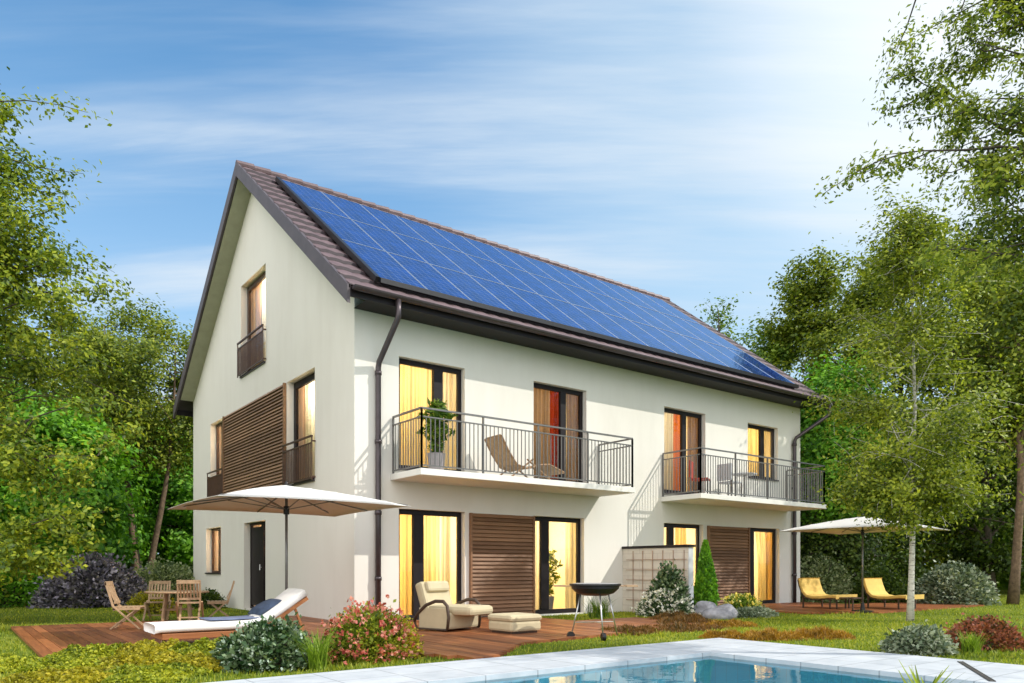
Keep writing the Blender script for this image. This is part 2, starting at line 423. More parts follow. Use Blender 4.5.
# ------------------------------------------------------------------ mesh helpers
class MB:
    def __init__(s): s.v = []; s.f = []
    def add(s, verts, faces):
        o = len(s.v); s.v += [tuple(p) for p in verts]; s.f += [tuple(i + o for i in f) for f in faces]
    def box(s, x0, x1, y0, y1, z0, z1, mat=None):
        p = [(x, y, z) for z in (z0, z1) for y in (y0, y1) for x in (x0, x1)]
        if mat is not None: p = [mat @ Vector(q) for q in p]
        s.add(p, [(0, 2, 3, 1), (4, 5, 7, 6), (0, 1, 5, 4), (2, 6, 7, 3), (0, 4, 6, 2), (1, 3, 7, 5)])
    def bar(s, a, b, w, h, up=(0, 0, 1)):
        a, b = Vector(a), Vector(b); d = (b - a)
        L = d.length; d.normalize(); up = Vector(up)
        sd = d.cross(up)
        if sd.length < 1e-4: sd = d.cross(Vector((1, 0, 0)))
        sd.normalize(); u = sd.cross(d)
        p = []
        for t in (a, b):
            for i, j in ((-1, -1), (1, -1), (1, 1), (-1, 1)):
                p.append(t + sd * (w / 2 * i) + u * (h / 2 * j))
        s.add(p, [(3, 2, 1, 0), (4, 5, 6, 7), (0, 1, 5, 4), (1, 2, 6, 5), (2, 3, 7, 6), (3, 0, 4, 7)])
    def tube(s, pts, rad, seg=8, cap=True):
        pts = [Vector(p) for p in pts]
        if isinstance(rad, (int, float)): rad = [rad] * len(pts)
        prev = None; rings = []
        for i, p in enumerate(pts):
            d = (pts[min(i + 1, len(pts) - 1)] - pts[max(i - 1, 0)]).normalized()
            if prev is None:
                n = d.cross(Vector((0, 0, 1)))
                if n.length < 0.05: n = d.cross(Vector((1, 0, 0)))
            else:
                n = prev - d * prev.dot(d)
            n.normalize(); prev = n; b = d.cross(n)
            rings.append([p + (n * math.cos(2 * math.pi * k / seg) + b * math.sin(2 * math.pi * k / seg)) * rad[i] for k in range(seg)])
        v = [q for r in rings for q in r]; f = []
        for i in range(len(pts) - 1):
            for k in range(seg):
                k2 = (k + 1) % seg
                f.append((i * seg + k, i * seg + k2, (i + 1) * seg + k2, (i + 1) * seg + k))
        if cap:
            f.append(tuple(range(seg - 1, -1, -1))); o = (len(pts) - 1) * seg
            f.append(tuple(range(o, o + seg)))
        s.add(v, f)
    def lathe(s, prof, seg=24, c=(0, 0, 0), sx=1, sy=1):
        v = []; f = []
        for r, z in prof:
            for k in range(seg):
                a = 2 * math.pi * k / seg
                v.append((c[0] + sx * r * math.cos(a), c[1] + sy * r * math.sin(a), c[2] + z))
        for i in range(len(prof) - 1):
            for k in range(seg):
                k2 = (k + 1) % seg
                f.append((i * seg + k, i * seg + k2, (i + 1) * seg + k2, (i + 1) * seg + k))
        s.add(v, f)
    def quad(s, a, b, c, d): s.add([a, b, c, d], [(0, 1, 2, 3)])
    def build(s, name, mat, parent=None, bevel=0.0, smooth=False, sub=0):
        me = bpy.data.meshes.new(name); me.from_pydata(s.v, [], s.f); me.update()
        return link(name, me, mat, parent, bevel, smooth, sub)

def link(name, me, mat, parent=None, bevel=0.0, smooth=False, sub=0):
    o = bpy.data.objects.new(name, me); COL.objects.link(o)
    if mat is not None: me.materials.append(mat)
    if parent is not None: o.parent = parent
    if smooth:
        me.polygons.foreach_set("use_smooth", [True] * len(me.polygons))
    if bevel:
        b = o.modifiers.new("bevel", 'BEVEL'); b.width = bevel; b.segments = 2; b.limit_method = 'ANGLE'
    if sub:
        m = o.modifiers.new("sub", 'SUBSURF'); m.levels = sub; m.render_levels = sub
    return o

def npmesh(name, V, F):
    """V (n,3) float array, F (m,k) int array of equal-sized faces"""
    me = bpy.data.meshes.new(name)
    k = F.shape[1]
    me.vertices.add(len(V)); me.vertices.foreach_set("co", V.astype(np.float32).ravel())
    me.loops.add(F.size); me.loops.foreach_set("vertex_index", F.astype(np.int32).ravel())
    me.polygons.add(len(F))
    me.polygons.foreach_set("loop_start", np.arange(0, F.size, k, dtype=np.int32))
    me.polygons.foreach_set("loop_total", np.full(len(F), k, dtype=np.int32))
    me.update(); me.validate()
    return me

def thing(name, label, cat, loc=(0, 0, 0), rz=0.0, group=None):
    o = bpy.data.objects.new(name, None); COL.objects.link(o)
    o.empty_display_size = 0.2
    o.location = loc; o.rotation_euler = (0, 0, rz)
    return tag(o, label, cat, group)
def tag(o, label, cat, group=None):
    o["label"] = label; o["category"] = cat
    if group: o["group"] = group
    return o
def struct(o): o["kind"] = "structure"; return o
def dup(root, loc, rz, label):
    r = root.copy(); COL.objects.link(r); r.location = loc; r.rotation_euler = (0, 0, rz); r["label"] = label
    def kids(src, dst):
        for ch in list(src.children):
            c = ch.copy(); COL.objects.link(c); c.parent = dst; kids(ch, c)
    kids(root, r)
    return r

# ------------------------------------------------------------------ ground, pool, decks
def rects(name, rs, mat, z):
    b = MB()
    for x0, x1, y0, y1 in rs: b.quad((x0, y0, z), (x1, y0, z), (x1, y1, z), (x0, y1, z))
    return struct(b.build(name, mat))
PX0, PX1, PY0, PY1 = -15.0, 1.38, -24.0, -6.80      # water
CX0, CX1, CY0, CY1 = -17.0, 2.97, -26.0, -5.70      # paving
rects("lawn", [(-220, CX0, -220, 260), (CX1, 260, -220, 260), (CX0, CX1, CY1, 260), (CX0, CX1, -220, CY0)], M['lawn'], 0.0)
b = MB()
zc = 0.03
for x0, x1, y0, y1 in [(CX0, PX0, CY0, CY1), (PX1, CX1, CY0, CY1), (PX0, PX1, PY1, CY1), (PX0, PX1, CY0, PY0)]:
    b.quad((x0, y0, zc), (x1, y0, zc), (x1, y1, zc), (x0, y1, zc))
for (xa, ya), (xb, yb) in (((CX0, CY1), (CX1, CY1)), ((CX1, CY1), (CX1, CY0))):
    b.quad((xa, ya, zc), (xb, yb, zc), (xb, yb, -0.1), (xa, ya, -0.1))
for (xa, ya), (xb, yb) in (((PX0, PY1), (PX1, PY1)), ((PX1, PY1), (PX1, PY0)), ((PX0, PY0), (PX0, PY1))):
    b.quad((xb, yb, zc), (xa, ya, zc), (xa, ya, -0.04), (xb, yb, -0.04))
struct(b.build("paving", M['paving']))
b = MB()
dz = -1.15
b.quad((PX0, PY0, dz), (PX1, PY0, dz), (PX1, PY1, dz), (PX0, PY1, dz))
for (xa, ya), (xb, yb) in (((PX0, PY1), (PX1, PY1)), ((PX1, PY1), (PX1, PY0)), ((PX1, PY0), (PX0, PY0)), ((PX0, PY0), (PX0, PY1))):
    b.quad((xb, yb, -0.04), (xa, ya, -0.04), (xa, ya, dz), (xb, yb, dz))
struct(b.build("pool", M['pooltile']))
rects("water", [(PX0 + 0.002, PX1 - 0.002, PY0 + 0.002, PY1 - 0.002)], M['water'], -0.015)

def deck(name, x0, x1, ymin, ymax, seed):
    rnd = random.Random(seed); b = MB(); x = x0; w = 0.135
    while x < x1 - 0.02:
        xe = min(x + w, x1)
        for lo, hi in ymin_segments(ymin(x + w / 2), ymax(x + w / 2), rnd):
            dzr = rnd.uniform(-0.0015, 0.0015)
            b.box(x, xe - 0.007, lo, hi, 0.0, 0.040 + dzr)
        x = xe
    return struct(b.build(name, M['deck']))
def ymin_segments(lo, hi, rnd):
    if hi - lo < 0.05: return []
    segs = []; y = lo; c = lo + rnd.uniform(0.8, 3.4)
    while c < hi - 0.3:
        segs.append((y, c - 0.003)); y = c + 0.001; c += rnd.uniform(2.6, 3.6)
    segs.append((y, hi)); return segs
def d1min(x):
    if x < -2.55: return -2.75
    if x < -1.2: return -2.75 + (x + 2.55) / 1.35 * -2.75
    if x < -0.95: return -5.66
    if x < 0.25: return -5.66 + (x + 0.95) * 0.88
    return -4.60 + (x - 0.25) * 0.13
def d1max(x):
    if x < -0.012: return 2.75
    if x < 3.7: return -0.02
    return -1.9
deck("wooden_deck", -5.0, 5.2, d1min, d1max, 1)
def d2min(x):
    if x < 10.9: return -1.0 - (x - 9.2) * 0.4 - (2.0 if x > 9.5 else 0.4)
    return -3.95
deck("rear_deck", 9.3, 16.6, d2min, lambda x: -0.03 if x < 14.1 else -1.6, 2)

# ------------------------------------------------------------------ house
HL, HW, HE = 14.09, 11.15, 5.72
RY, RZ, SL = 5.55, 10.55, 0.766
def roofz(y): return RZ - SL * abs(RY - y)
house = thing("semi_detached_house", "large cream rendered house with steep solar roof, balconies and warm lit windows", "house")
FR_OPEN = [(0.90, 2.37, 2.90, 5.00), (4.12, 5.64, 2.90, 5.02), (8.22, 9.79, 2.90, 5.01), (11.58, 12.98, 3.52, 5.00),
           (0.90, 2.37, 0.03, 2.145), (4.12, 5.57, 0.03, 2.145), (8.21, 9.70, 0.03, 2.145), (11.60, 13.05, 0.03, 2.145)]
GB_OPEN = [(4.74, 6.56, 5.80, 8.06), (1.83, 3.38, 2.80, 5.04), (7.93, 9.30, 2.80, 5.04), (8.30, 9.75, 0.90, 2.15), (4.75, 6.33, 0.03, 2.14)]
REV_F, REV_G = 0.12, 0.15
def wall_holes(bb, tf, u0, u1, z0, ztop, holes, rev):
    """vertical wall with rectangular holes and reveals; tf(u, d, z) -> world; ztop(u) wall top"""
    us = sorted(set([u0, u1] + [h[0] for h in holes] + [h[1] for h in holes] + ([RY] if u0 < RY < u1 and ztop(RY) > ztop(u0) + 1 else [])))
    for a, c in zip(us[:-1], us[1:]):
        hs = sorted([h for h in holes if h[0] <= a + 1e-6 and h[1] >= c - 1e-6], key=lambda h: h[2])
        z = z0
        for h in hs:
            if h[2] > z + 1e-6: bb.quad(tf(a, 0, z), tf(c, 0, z), tf(c, 0, h[2]), tf(a, 0, h[2]))
            z = h[3]
        bb.quad(tf(a, 0, z), tf(c, 0, z), tf(c, 0, ztop(c)), tf(a, 0, ztop(a)))
    for x0, x1, a, c in holes:
        for p, q in (((x0, a), (x0, c)), ((x0, c), (x1, c)), ((x1, c), (x1, a)), ((x1, a), (x0, a))):
            bb.quad(tf(p[0], 0, p[1]), tf(q[0], 0, q[1]), tf(q[0], rev, q[1]), tf(p[0], rev, p[1]))
TF = lambda u, d, z: (u, d, z)
TG = lambda u, d, z: (d, u, z)
b = MB()
wall_holes(b, TF, 0, HL, 0, lambda u: HE + 0.25, FR_OPEN, REV_F + 0.06)
gz = lambda y: roofz(y) - 0.10
wall_holes(b, TG, 0, HW, 0, gz, GB_OPEN, REV_G + 0.06)
b.add([(HL, 0, 0), (HL, HW, 0), (HL, HW, gz(HW)), (HL, RY, gz(RY)), (HL, 0, gz(0))], [(0, 1, 2, 3, 4)])
b.quad((0, HW, 0), (HL, HW, 0), (HL, HW, gz(HW)), (0, HW, gz(HW)))
b.build("wall", M['plaster'], house)

# roof: lapped courses of tiles on both slopes
def roof():
    x0, x1 = -0.40, 14.62
    nx = int((x1 - x0) / 0.05); xs = np.linspace(x0, x1, nx + 1)
    V = []; F = []; MI = []
    ncourse = 17
    for side in (1, -1):
        ys = np.linspace(6.19, 0.02, ncourse + 1)
        for k in range(ncourse):
            top, bot = ys[k + 1], ys[k]
            rows = []
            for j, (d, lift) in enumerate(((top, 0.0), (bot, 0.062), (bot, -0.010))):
                y = RY - side * d
                z = RZ - SL * d + lift
                wav = 0.016 * np.abs(np.sin(xs * math.pi / 0.30)) if j < 2 else 0 * xs
                rows.append(np.stack([xs, np.full_like(xs, y), z + wav], 1))
            o = len(V) * (nx + 1)
            V += rows
            for j in range(2):
                for i in range(nx):
                    a = o + j * (nx + 1) + i
                    q = (a, a + 1, a + nx + 2, a + nx + 1)
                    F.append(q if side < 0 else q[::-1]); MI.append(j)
    me = npmesh("roof", np.concatenate(V), np.array(F))
    o = link("roof", me, M['tile'], house)
    me.materials.append(M['tile_lip_shade']); me.polygons.foreach_set("material_index", MI)
    return o
rf = roof()
# under-roof deck so no light leaks, boxed eaves and rake soffit
b = MB()
for x0, x1 in ((-0.38, 14.6),):
    for s in (0, 1):
        ye = -0.60 if s == 0 else 2 * RY + 0.60
        zt = roofz(-0.60)
        b.quad((x0, ye, zt - 0.02), (x1, ye, zt - 0.02), (x1, RY, RZ - 0.03), (x0, RY, RZ - 0.03))
b.build("roof_underlay", M['barge'], rf)
so = 0.30
for s in (0, 1):
    f = (lambda y: y) if s == 0 else (lambda y: 2 * RY - y)
    for xa, xb in ((-0.37, -0.001), (HL + 0.001, 14.59)):
        b = MB(); b.quad((xa, f(0.0), roofz(0.0) - so), (xb, f(0.0), roofz(0.0) - so), (xb, f(RY), RZ - so), (xa, f(RY), RZ - so))
        b.build("rake_soffit", M['soffit'], rf)
b = MB()
b.quad((-0.02, -0.60, HE - 0.02), (14.10, -0.60, HE - 0.02), (14.10, -0.002, HE - 0.02), (-0.02, -0.002, HE - 0.02))
b.build("eaves_soffit", M['frame'], rf)
for ya, yb in ((-0.64, -0.60), (2 * RY + 0.6, 2 * RY + 0.64)):
    b = MB(); b.box(-0.37, 14.59, ya, yb, HE - 0.06, roofz(-0.6) + 0.02); b.build("fascia", M['frame'], rf)
for xa, xb in ((-0.43, -0.375), (14.595, 14.65)):
    for s in (0, 1):
        b = MB(); f = (lambda y: y) if s == 0 else (lambda y: 2 * RY - y)
        y0 = -0.64
        P = [(y0, roofz(y0) + 0.05), (RY, RZ + 0.06), (RY, RZ - 0.27), (y0, roofz(y0) - 0.27)]
        v = [(x, f(y), z) for x in (xa, xb) for y, z in P]
        b.add(v, [(0, 1, 2, 3), (7, 6, 5, 4), (0, 4, 5, 1), (1, 5, 6, 2), (2, 6, 7, 3), (3, 7, 4, 0)])
        b.build("barge_board", M['barge'], rf)
b = MB()
for i in range(38):
    xa = -0.42 + i * 0.397
    b.tube([(xa, RY, RZ + 0.015), (xa + 0.40, RY, RZ + 0.035)], [0.085, 0.095], 10)
b.build("ridge_cap", M['tile'], rf, smooth=False)
# gutters
def gutter(y, out):
    b = MB(); prof = [(math.cos(a) * 0.075, math.sin(a) * 0.075) for a in np.linspace(math.pi, 2 * math.pi, 9)]
    zc = HE + 0.10
    x0, x1 = -0.36, 14.72
    outer = [(y + p[0], zc + p[1]) for p in prof]; inner = [(y + p[0] * 0.9, zc + p[1] * 0.9 + 0.003) for p in prof][::-1]
    ring = outer + inner; n = len(ring)
    b.add([(x, q[0], q[1]) for x in (x0, x1) for q in ring], [(i, (i + 1) % n, n + (i + 1) % n, n + i) for i in range(n)] + [tuple(range(n))[::-1], tuple(range(n, 2 * n))])
    for x in (x0, x1):
        b.add([(x, q[0], q[1]) for q in outer], [tuple(range(len(outer)))])
    return b.build("gutter", M['gutter'], house, smooth=False)
gutter(-0.725, -1); gutter(2 * RY + 0.725, 1)
def downpipe(xtop, xw, name="downpipe"):
    b = MB(); y = -0.085
    b.tube([(xtop, -0.725, HE + 0.04), (xtop, -0.725, HE - 0.24), (xtop * 0.97 + xw * 0.03, -0.70, HE - 0.30),
            (xw * 0.97 + xtop * 0.03, -0.115, 4.78), (xw, y, 4.68), (xw, y, 2.2), (xw, y, 0.04)], 0.052, 12)
    for z in (4.55, 3.3, 2.0, 0.8):
        b.tube([(xw, y, z), (xw, y, z + 0.07)], 0.064, 12)
        b.box(xw - 0.015, xw + 0.015, y + 0.03, -0.002, z + 0.01, z + 0.06)
    return b.build(name, M['gutter'], house, smooth=True)
downpipe(0.50, 0.43); downpipe(14.42, 13.67)

# solar panels: 13 columns by 3 rows, each its own copy on the slope
PW, PH = 1.005, 2.13
def panel_meshes():
    b = MB(); b.box(-PW / 2 + 0.012, PW / 2 - 0.012, -PH / 2 + 0.012, PH / 2 - 0.012, 0.0, 0.036)
    me = bpy.data.meshes.new("solar_panel"); me.from_pydata(b.v, [], b.f); me.materials.append(M['pv'])
    f = MB(); w = 0.022
    f.box(-PW / 2 + 0.004, PW / 2 - 0.004, -PH / 2 + 0.004, -PH / 2 + w, -0.005, 0.042)
    f.box(-PW / 2 + 0.004, PW / 2 - 0.004, PH / 2 - w, PH / 2 - 0.004, -0.005, 0.042)
    f.box(-PW / 2 + 0.004, -PW / 2 + w, -PH / 2 + w, PH / 2 - w, -0.005, 0.042)
    f.box(PW / 2 - w, PW / 2 - 0.004, -PH / 2 + w, PH / 2 - w, -0.005, 0.042)
    mf = bpy.data.meshes.new("panel_frame"); mf.from_pydata(f.v, [], f.f); mf.materials.append(M['alu'])
    return me, mf
pm, pf = panel_meshes()
ang = math.atan(SL)
for r in range(3):
    for c in range(13):
        s = 0.20 + (r + 0.5) * PH
        y = -0.42 + s * math.cos(ang) - 0.06 * math.sin(ang); x = 0.34 + (c + 0.5) * PW
        o = bpy.data.objects.new("solar_panel", pm); COL.objects.link(o); o.parent = house
        o.location = (x, y, roofz(-0.42) + s * math.sin(ang) + 0.10); o.rotation_euler = (ang, 0, 0)
        fo = bpy.data.objects.new("frame", pf); COL.objects.link(fo); fo.parent = o
b = MB()
for r in range(6):
    s = 0.20 + (r * 0.5 + 0.25) * PH
    y = -0.42 + s * math.cos(ang); z = roofz(-0.42) + s * math.sin(ang) + 0.055
    b.bar((0.30, y, z), (0.34 + 13 * PW + 0.04, y, z), 0.04, 0.04)
b.build("panel_rail", M['black'], house)
b = MB()
s0, s1 = 0.17, 0.23 + 3 * PH
pt = lambda x, s, o: (x, -0.42 + s * math.cos(ang) - o * math.sin(ang), roofz(-0.42) + s * math.sin(ang) + o)
b.bar(pt(0.285, s0, 0.10), pt(0.285, s1, 0.10), 0.085, 0.10)
b.bar(pt(0.33, s0 - 0.015, 0.10), pt(0.34 + 13 * PW, s0 - 0.015, 0.10), 0.06, 0.09)
b.build("panel_trim", M['black'], house)

# windows
def curtain(parent, tf, u0, u1, d, z0, z1, mat, sway=0.0, folds=None, seed=0):
    rnd = random.Random(seed); nu, nz = max(10, int((u1 - u0) / 0.022)), 10
    V = []; F = []
    ph = rnd.uniform(0, 6)
    per = rnd.uniform(0.09, 0.13)
    for j in range(nz + 1):
        z = z0 + (z1 - z0) * j / nz; t = 1 - j / nz
        for i in range(nu + 1):
            s = i / nu
            pull = sway * (math.sin(t * math.pi * 0.75)) * (u1 - u0)
            u = u0 + s * ((u1 - u0) - abs(pull)) + (0 if sway <= 0 else pull)
            dd = d + 0.042 * math.sin(s * (u1 - u0) / per * 6.28 + ph + 0.6 * math.sin(3 * t)) + 0.012 * math.sin(s * 17 + ph * 2)
            V.append(tf(u, dd, z))
    for j in range(nz):
        for i in range(nu):
            a = j * (nu + 1) + i
            F.append((a, a + 1, a + nu + 2, a + nu + 1))
    me = bpy.data.meshes.new("curtain"); me.from_pydata(V, [], F)
    return link("curtain", me, mat, parent, smooth=True)
def window(tf, hole, rev, mull, curtains, name="window", fmat='frame', fw=0.085, light=(90, (1, 0.70, 0.33)), room=1.8, glassmat='glass', bottom=None, depth_room=True):
    u0, u1, z0, z1 = hole
    b = MB(); d0, d1 = rev, rev + 0.065
    def bx(a, c, e, f, dd=0.0):
        p = [tf(u, d, z) for z in (e, f) for d in (d0 - dd, d1) for u in (a, c)]
        b.add(p, [(0, 2, 3, 1), (4, 5, 7, 6), (0, 1, 5, 4), (2, 6, 7, 3), (0, 4, 6, 2), (1, 3, 7, 5)])
    bx(u0 + 0.002, u0 + fw, z0 + 0.002, z1 - 0.002); bx(u1 - fw, u1 - 0.002, z0 + 0.002, z1 - 0.002)
    bx(u0 + fw, u1 - fw, z1 - fw * 1.15, z1 - 0.002); bx(u0 + fw, u1 - fw, z0 + 0.002, z0 + (bottom or fw))
    for a, c in mull: bx(a, c, z0 + (bottom or fw), z1 - fw * 1.15, 0.012)
    fr = b.build(name, M[fmat], house, bevel=0.006)
    g = MB(); dm = (d0 + d1) / 2
    edges = [u0 + fw] + [x for m in mull for x in m] + [u1 - fw]
    for a, c in zip(edges[::2], edges[1::2]):
        q = [tf(a + 0.001, dm, z0 + (bottom or fw)), tf(c - 0.001, dm, z0 + (bottom or fw)), tf(c - 0.001, dm, z1 - fw * 1.15), tf(a + 0.001, dm, z1 - fw * 1.15)]
        g.quad(*(q if tf is TF else q[::-1]))
    g.build("pane", M[glassmat], fr)
    # sill
    if z0 > 0.5:
        s = MB(); p = [tf(u, d, z) for z in (z0 - 0.035, z0 + 0.004) for d in (-0.04, rev - 0.004) for u in (u0 + 0.004, u1 - 0.004)]
        s.add(p, [(0, 2, 3, 1), (4, 5, 7, 6), (0, 1, 5, 4), (2, 6, 7, 3), (0, 4, 6, 2), (1, 3, 7, 5)])
        s.build("sill", M['gutter'], fr)
    # the room behind
    r = MB(); ra, rb, rd, rz0, rz1 = u0 - 0.06, u1 + (0.62 if tf is TF else 1.0), d1 + room, z0 - 0.02, z1 + 0.15
    A = d1 + 0.004
    r.quad(tf(ra, rd, rz0), tf(rb, rd, rz0), tf(rb, rd, rz1), tf(ra, rd, rz1))
    r.quad(tf(ra, A, rz0), tf(ra, rd, rz0), tf(ra, rd, rz1), tf(ra, A, rz1))
    r.quad(tf(rb, A, rz0), tf(rb, rd, rz0), tf(rb, rd, rz1), tf(rb, A, rz1))
    r.quad(tf(ra, A, rz1), tf(rb, A, rz1), tf(rb, rd, rz1), tf(ra, rd, rz1))
    r.quad(tf(ra, A, rz0), tf(rb, A, rz0), tf(rb, rd, rz0), tf(ra, rd, rz0))
    r.build("room", M['room'], house)
    for i, (a, c, m, sway, dd) in enumerate(curtains):
        sh = 0.0 if tf is TG else (d1 + dd) * ((u0 + u1) / 2 + 5.8) / 12.5 * 0.8
        curtain(fr, tf, a + (sh if i else 0), c + sh, d1 + dd, z0 + 0.02, z1 + 0.05, M[m], sway, seed=int(u0 * 100) + i)
    if light:
        lt = bpy.data.lights.new("room_lamp", 'POINT'); lt.energy = light[0]; lt.color = light[1]; lt.shadow_soft_size = 0.12
        lo = bpy.data.objects.new("room_lamp", lt); COL.objects.link(lo); lo.location = tf((u0 + u1) / 2, d1 + room * 0.62, z1 - 0.35); lo.parent = house
    return fr
WARM = (1, 0.80, 0.54)
F_ = FR_OPEN
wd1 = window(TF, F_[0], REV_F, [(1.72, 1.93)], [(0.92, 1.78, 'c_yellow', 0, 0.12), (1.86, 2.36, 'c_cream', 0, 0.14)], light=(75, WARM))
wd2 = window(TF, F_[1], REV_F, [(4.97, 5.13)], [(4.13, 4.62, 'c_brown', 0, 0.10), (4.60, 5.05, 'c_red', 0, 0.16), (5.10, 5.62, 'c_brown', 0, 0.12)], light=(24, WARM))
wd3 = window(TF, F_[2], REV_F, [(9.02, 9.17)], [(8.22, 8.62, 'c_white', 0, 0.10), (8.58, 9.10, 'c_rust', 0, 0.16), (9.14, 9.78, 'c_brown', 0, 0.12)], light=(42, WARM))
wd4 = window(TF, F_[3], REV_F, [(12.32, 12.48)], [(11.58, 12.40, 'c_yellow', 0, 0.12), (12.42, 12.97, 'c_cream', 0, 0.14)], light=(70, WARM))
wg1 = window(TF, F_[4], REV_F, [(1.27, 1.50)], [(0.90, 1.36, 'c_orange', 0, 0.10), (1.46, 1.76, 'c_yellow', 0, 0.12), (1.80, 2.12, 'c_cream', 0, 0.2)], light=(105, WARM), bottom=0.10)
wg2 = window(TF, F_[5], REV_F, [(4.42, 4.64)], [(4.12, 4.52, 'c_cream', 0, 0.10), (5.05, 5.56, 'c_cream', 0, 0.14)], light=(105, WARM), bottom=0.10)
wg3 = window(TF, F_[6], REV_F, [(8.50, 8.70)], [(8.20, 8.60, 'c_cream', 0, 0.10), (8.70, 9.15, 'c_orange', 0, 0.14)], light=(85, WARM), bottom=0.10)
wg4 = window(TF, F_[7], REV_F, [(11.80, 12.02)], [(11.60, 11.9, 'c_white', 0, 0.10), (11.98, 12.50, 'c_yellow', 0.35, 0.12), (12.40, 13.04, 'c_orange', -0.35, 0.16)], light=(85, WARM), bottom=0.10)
G_ = GB_OPEN
SOFT = (1, 0.88, 0.72)
wa = window(TG, G_[0], REV_G, [], [(4.76, 5.75, 'c_white', 0, 0.05), (5.68, 7.3, 'c_pink', 0, 0.07)], light=(85, SOFT), fmat='brownframe', fw=0.10, room=0.62)
wb1 = window(TG, G_[1], REV_G, [], [(1.84, 2.95, 'c_white', 0, 0.05), (2.88, 4.1, 'c_pink', 0, 0.07)], light=(62, SOFT), fw=0.12, room=0.62)
wb2 = window(TG, G_[2], REV_G, [(8.62, 8.76)], [(7.94, 9.0, 'c_white', 0, 0.05), (8.95, 10.0, 'c_pink', 0, 0.07)], light=(95, SOFT), fmat='brownframe', fw=0.06, room=0.62)
wc = window(TG, G_[3], REV_G, [(8.92, 9.05)], [(8.31, 9.35, 'c_white', 0, 0.05), (9.3, 10.4, 'c_pink', 0, 0.07)], light=(95, SOFT), fmat='brownframe', fw=0.06, room=0.62)
# gable door: a dark frame, a solid leaf standing open at the left, a wooden lower panel behind the right light
wdoor = window(TG, G_[4], REV_G, [(5.30, 5.46)], [(4.76, 6.6, 'c_pink', 0, 0.12)], name="door", light=(90, SOFT), fw=0.05, room=0.62)
b = MB(); b.box(REV_G + 0.01, REV_G + 0.05, 5.48, 6.26, 0.12, 2.03)
b.build("door_leaf", M['frame'], wdoor, bevel=0.01)
b = MB(); b.box(REV_G + 0.070, REV_G + 0.105, 4.80, 5.29, 0.06, 1.28)
b.build("lower_panel", M['redwood'], wdoor, bevel=0.01)
b = MB(); b.tube([(REV_G - 0.05, 5.44, 0.98), (REV_G - 0.05, 5.44, 1.12)], 0.012, 8); b.bar((REV_G - 0.05, 5.44, 1.05), (REV_G + 0.01, 5.44, 1.05), 0.02, 0.02)
b.build("handle", M['steel'], wdoor)

# sliding shutters of horizontal slats
def shutter(tf, u0, u1, z0, z1, d, mat, name="shutter", n=26):
    b = MB()
    def bx(a, c, e, f, g, h):
        p = [tf(u, dd, z) for z in (g, h) for dd in (e, f) for u in (a, c)]
        b.add(p, [(0, 2, 3, 1), (4, 5, 7, 6), (0, 1, 5, 4), (2, 6, 7, 3), (0, 4, 6, 2), (1, 3, 7, 5)])
    h = (z1 - z0) / n
    for i in range(n):
        z = z0 + i * h
        v = [tf(u, dd, zz) for u in (u0 + 0.045, u1 - 0.045) for dd, zz in ((d - 0.058, z + 0.010), (d - 0.046, z + 0.004), (d - 0.012, z + h * 0.86), (d - 0.026, z + h * 0.92))]
        b.add(v, [(0, 1, 2, 3), (7, 6, 5, 4), (0, 4, 5, 1), (1, 5, 6, 2), (2, 6, 7, 3), (3, 7, 4, 0)])
    o = b.build(name, mat, house)
    b = MB()
    bx(u0, u0 + 0.045, d - 0.07, d - 0.004, z0, z1); bx(u1 - 0.045, u1, d - 0.07, d - 0.004, z0, z1)
    bx(u0 + 0.045, u1 - 0.045, d - 0.011, d - 0.005, z0, z1)
    b.build("frame", mat, o)
    return o
shutter(TF, 2.47, 4.11, 0.05, 2.13, 0.0, M['shutter'])
shutter(TF, 9.85, 11.59, 0.05, 2.13, 0.0, M['shutter'])
shutter(TG, 3.40, 7.92, 2.80, 5.03, 0.0, M['shutterY'], n=30)

# balcony railings and slabs
def railing(bb, pts, z0, zb, zt, ztop, closed_bars=0.092, r=0.007, post=0.021):
    for (ax, ay), (bx_, by) in zip(pts[:-1], pts[1:]):
        a, c = Vector((ax, ay, 0)), Vector((bx_, by, 0)); L = (c - a).length; d = (c - a) / L
        for z, w, h in ((ztop, 0.045, 0.030), (zt, 0.030, 0.022), (zb, 0.030, 0.022)):
            bb.bar(a + Vector((0, 0, z)), c + Vector((0, 0, z)), w, h)
        n = max(1, round(L / closed_bars))
        for i in range(1, n):
            p = a + d * (L * i / n)
            bb.bar(p + Vector((0, 0, zb)), p + Vector((0, 0, zt)), r * 2, r * 2)
        npost = max(1, round(L / 1.35))
        for i in range(npost + 1):
            p = a + d * (L * i / npost)
            bb.bar(p + Vector((0, 0, z0)), p + Vector((0, 0, ztop - 0.012)), post * 1.8, post * 1.2)
def balcony(x0, x1, yd):
    b = MB(); b.box(x0, x1, -yd, -0.002, 2.655, 2.772)
    sl = b.build("balcony", M['trim'], house, bevel=0.008)
    r = MB()
    i = 0.045
    railing(r, [(x0 + i, -0.03), (x0 + i, -yd + i), (x1 - i, -yd + i), (x1 - i, -0.03)], 2.77, 2.83, 3.68, 3.83)
    r.build("railing", M['rail'], sl)
    return sl
balcony(0.72, 6.04, 1.12)
balcony(8.10, 13.42, 1.22)
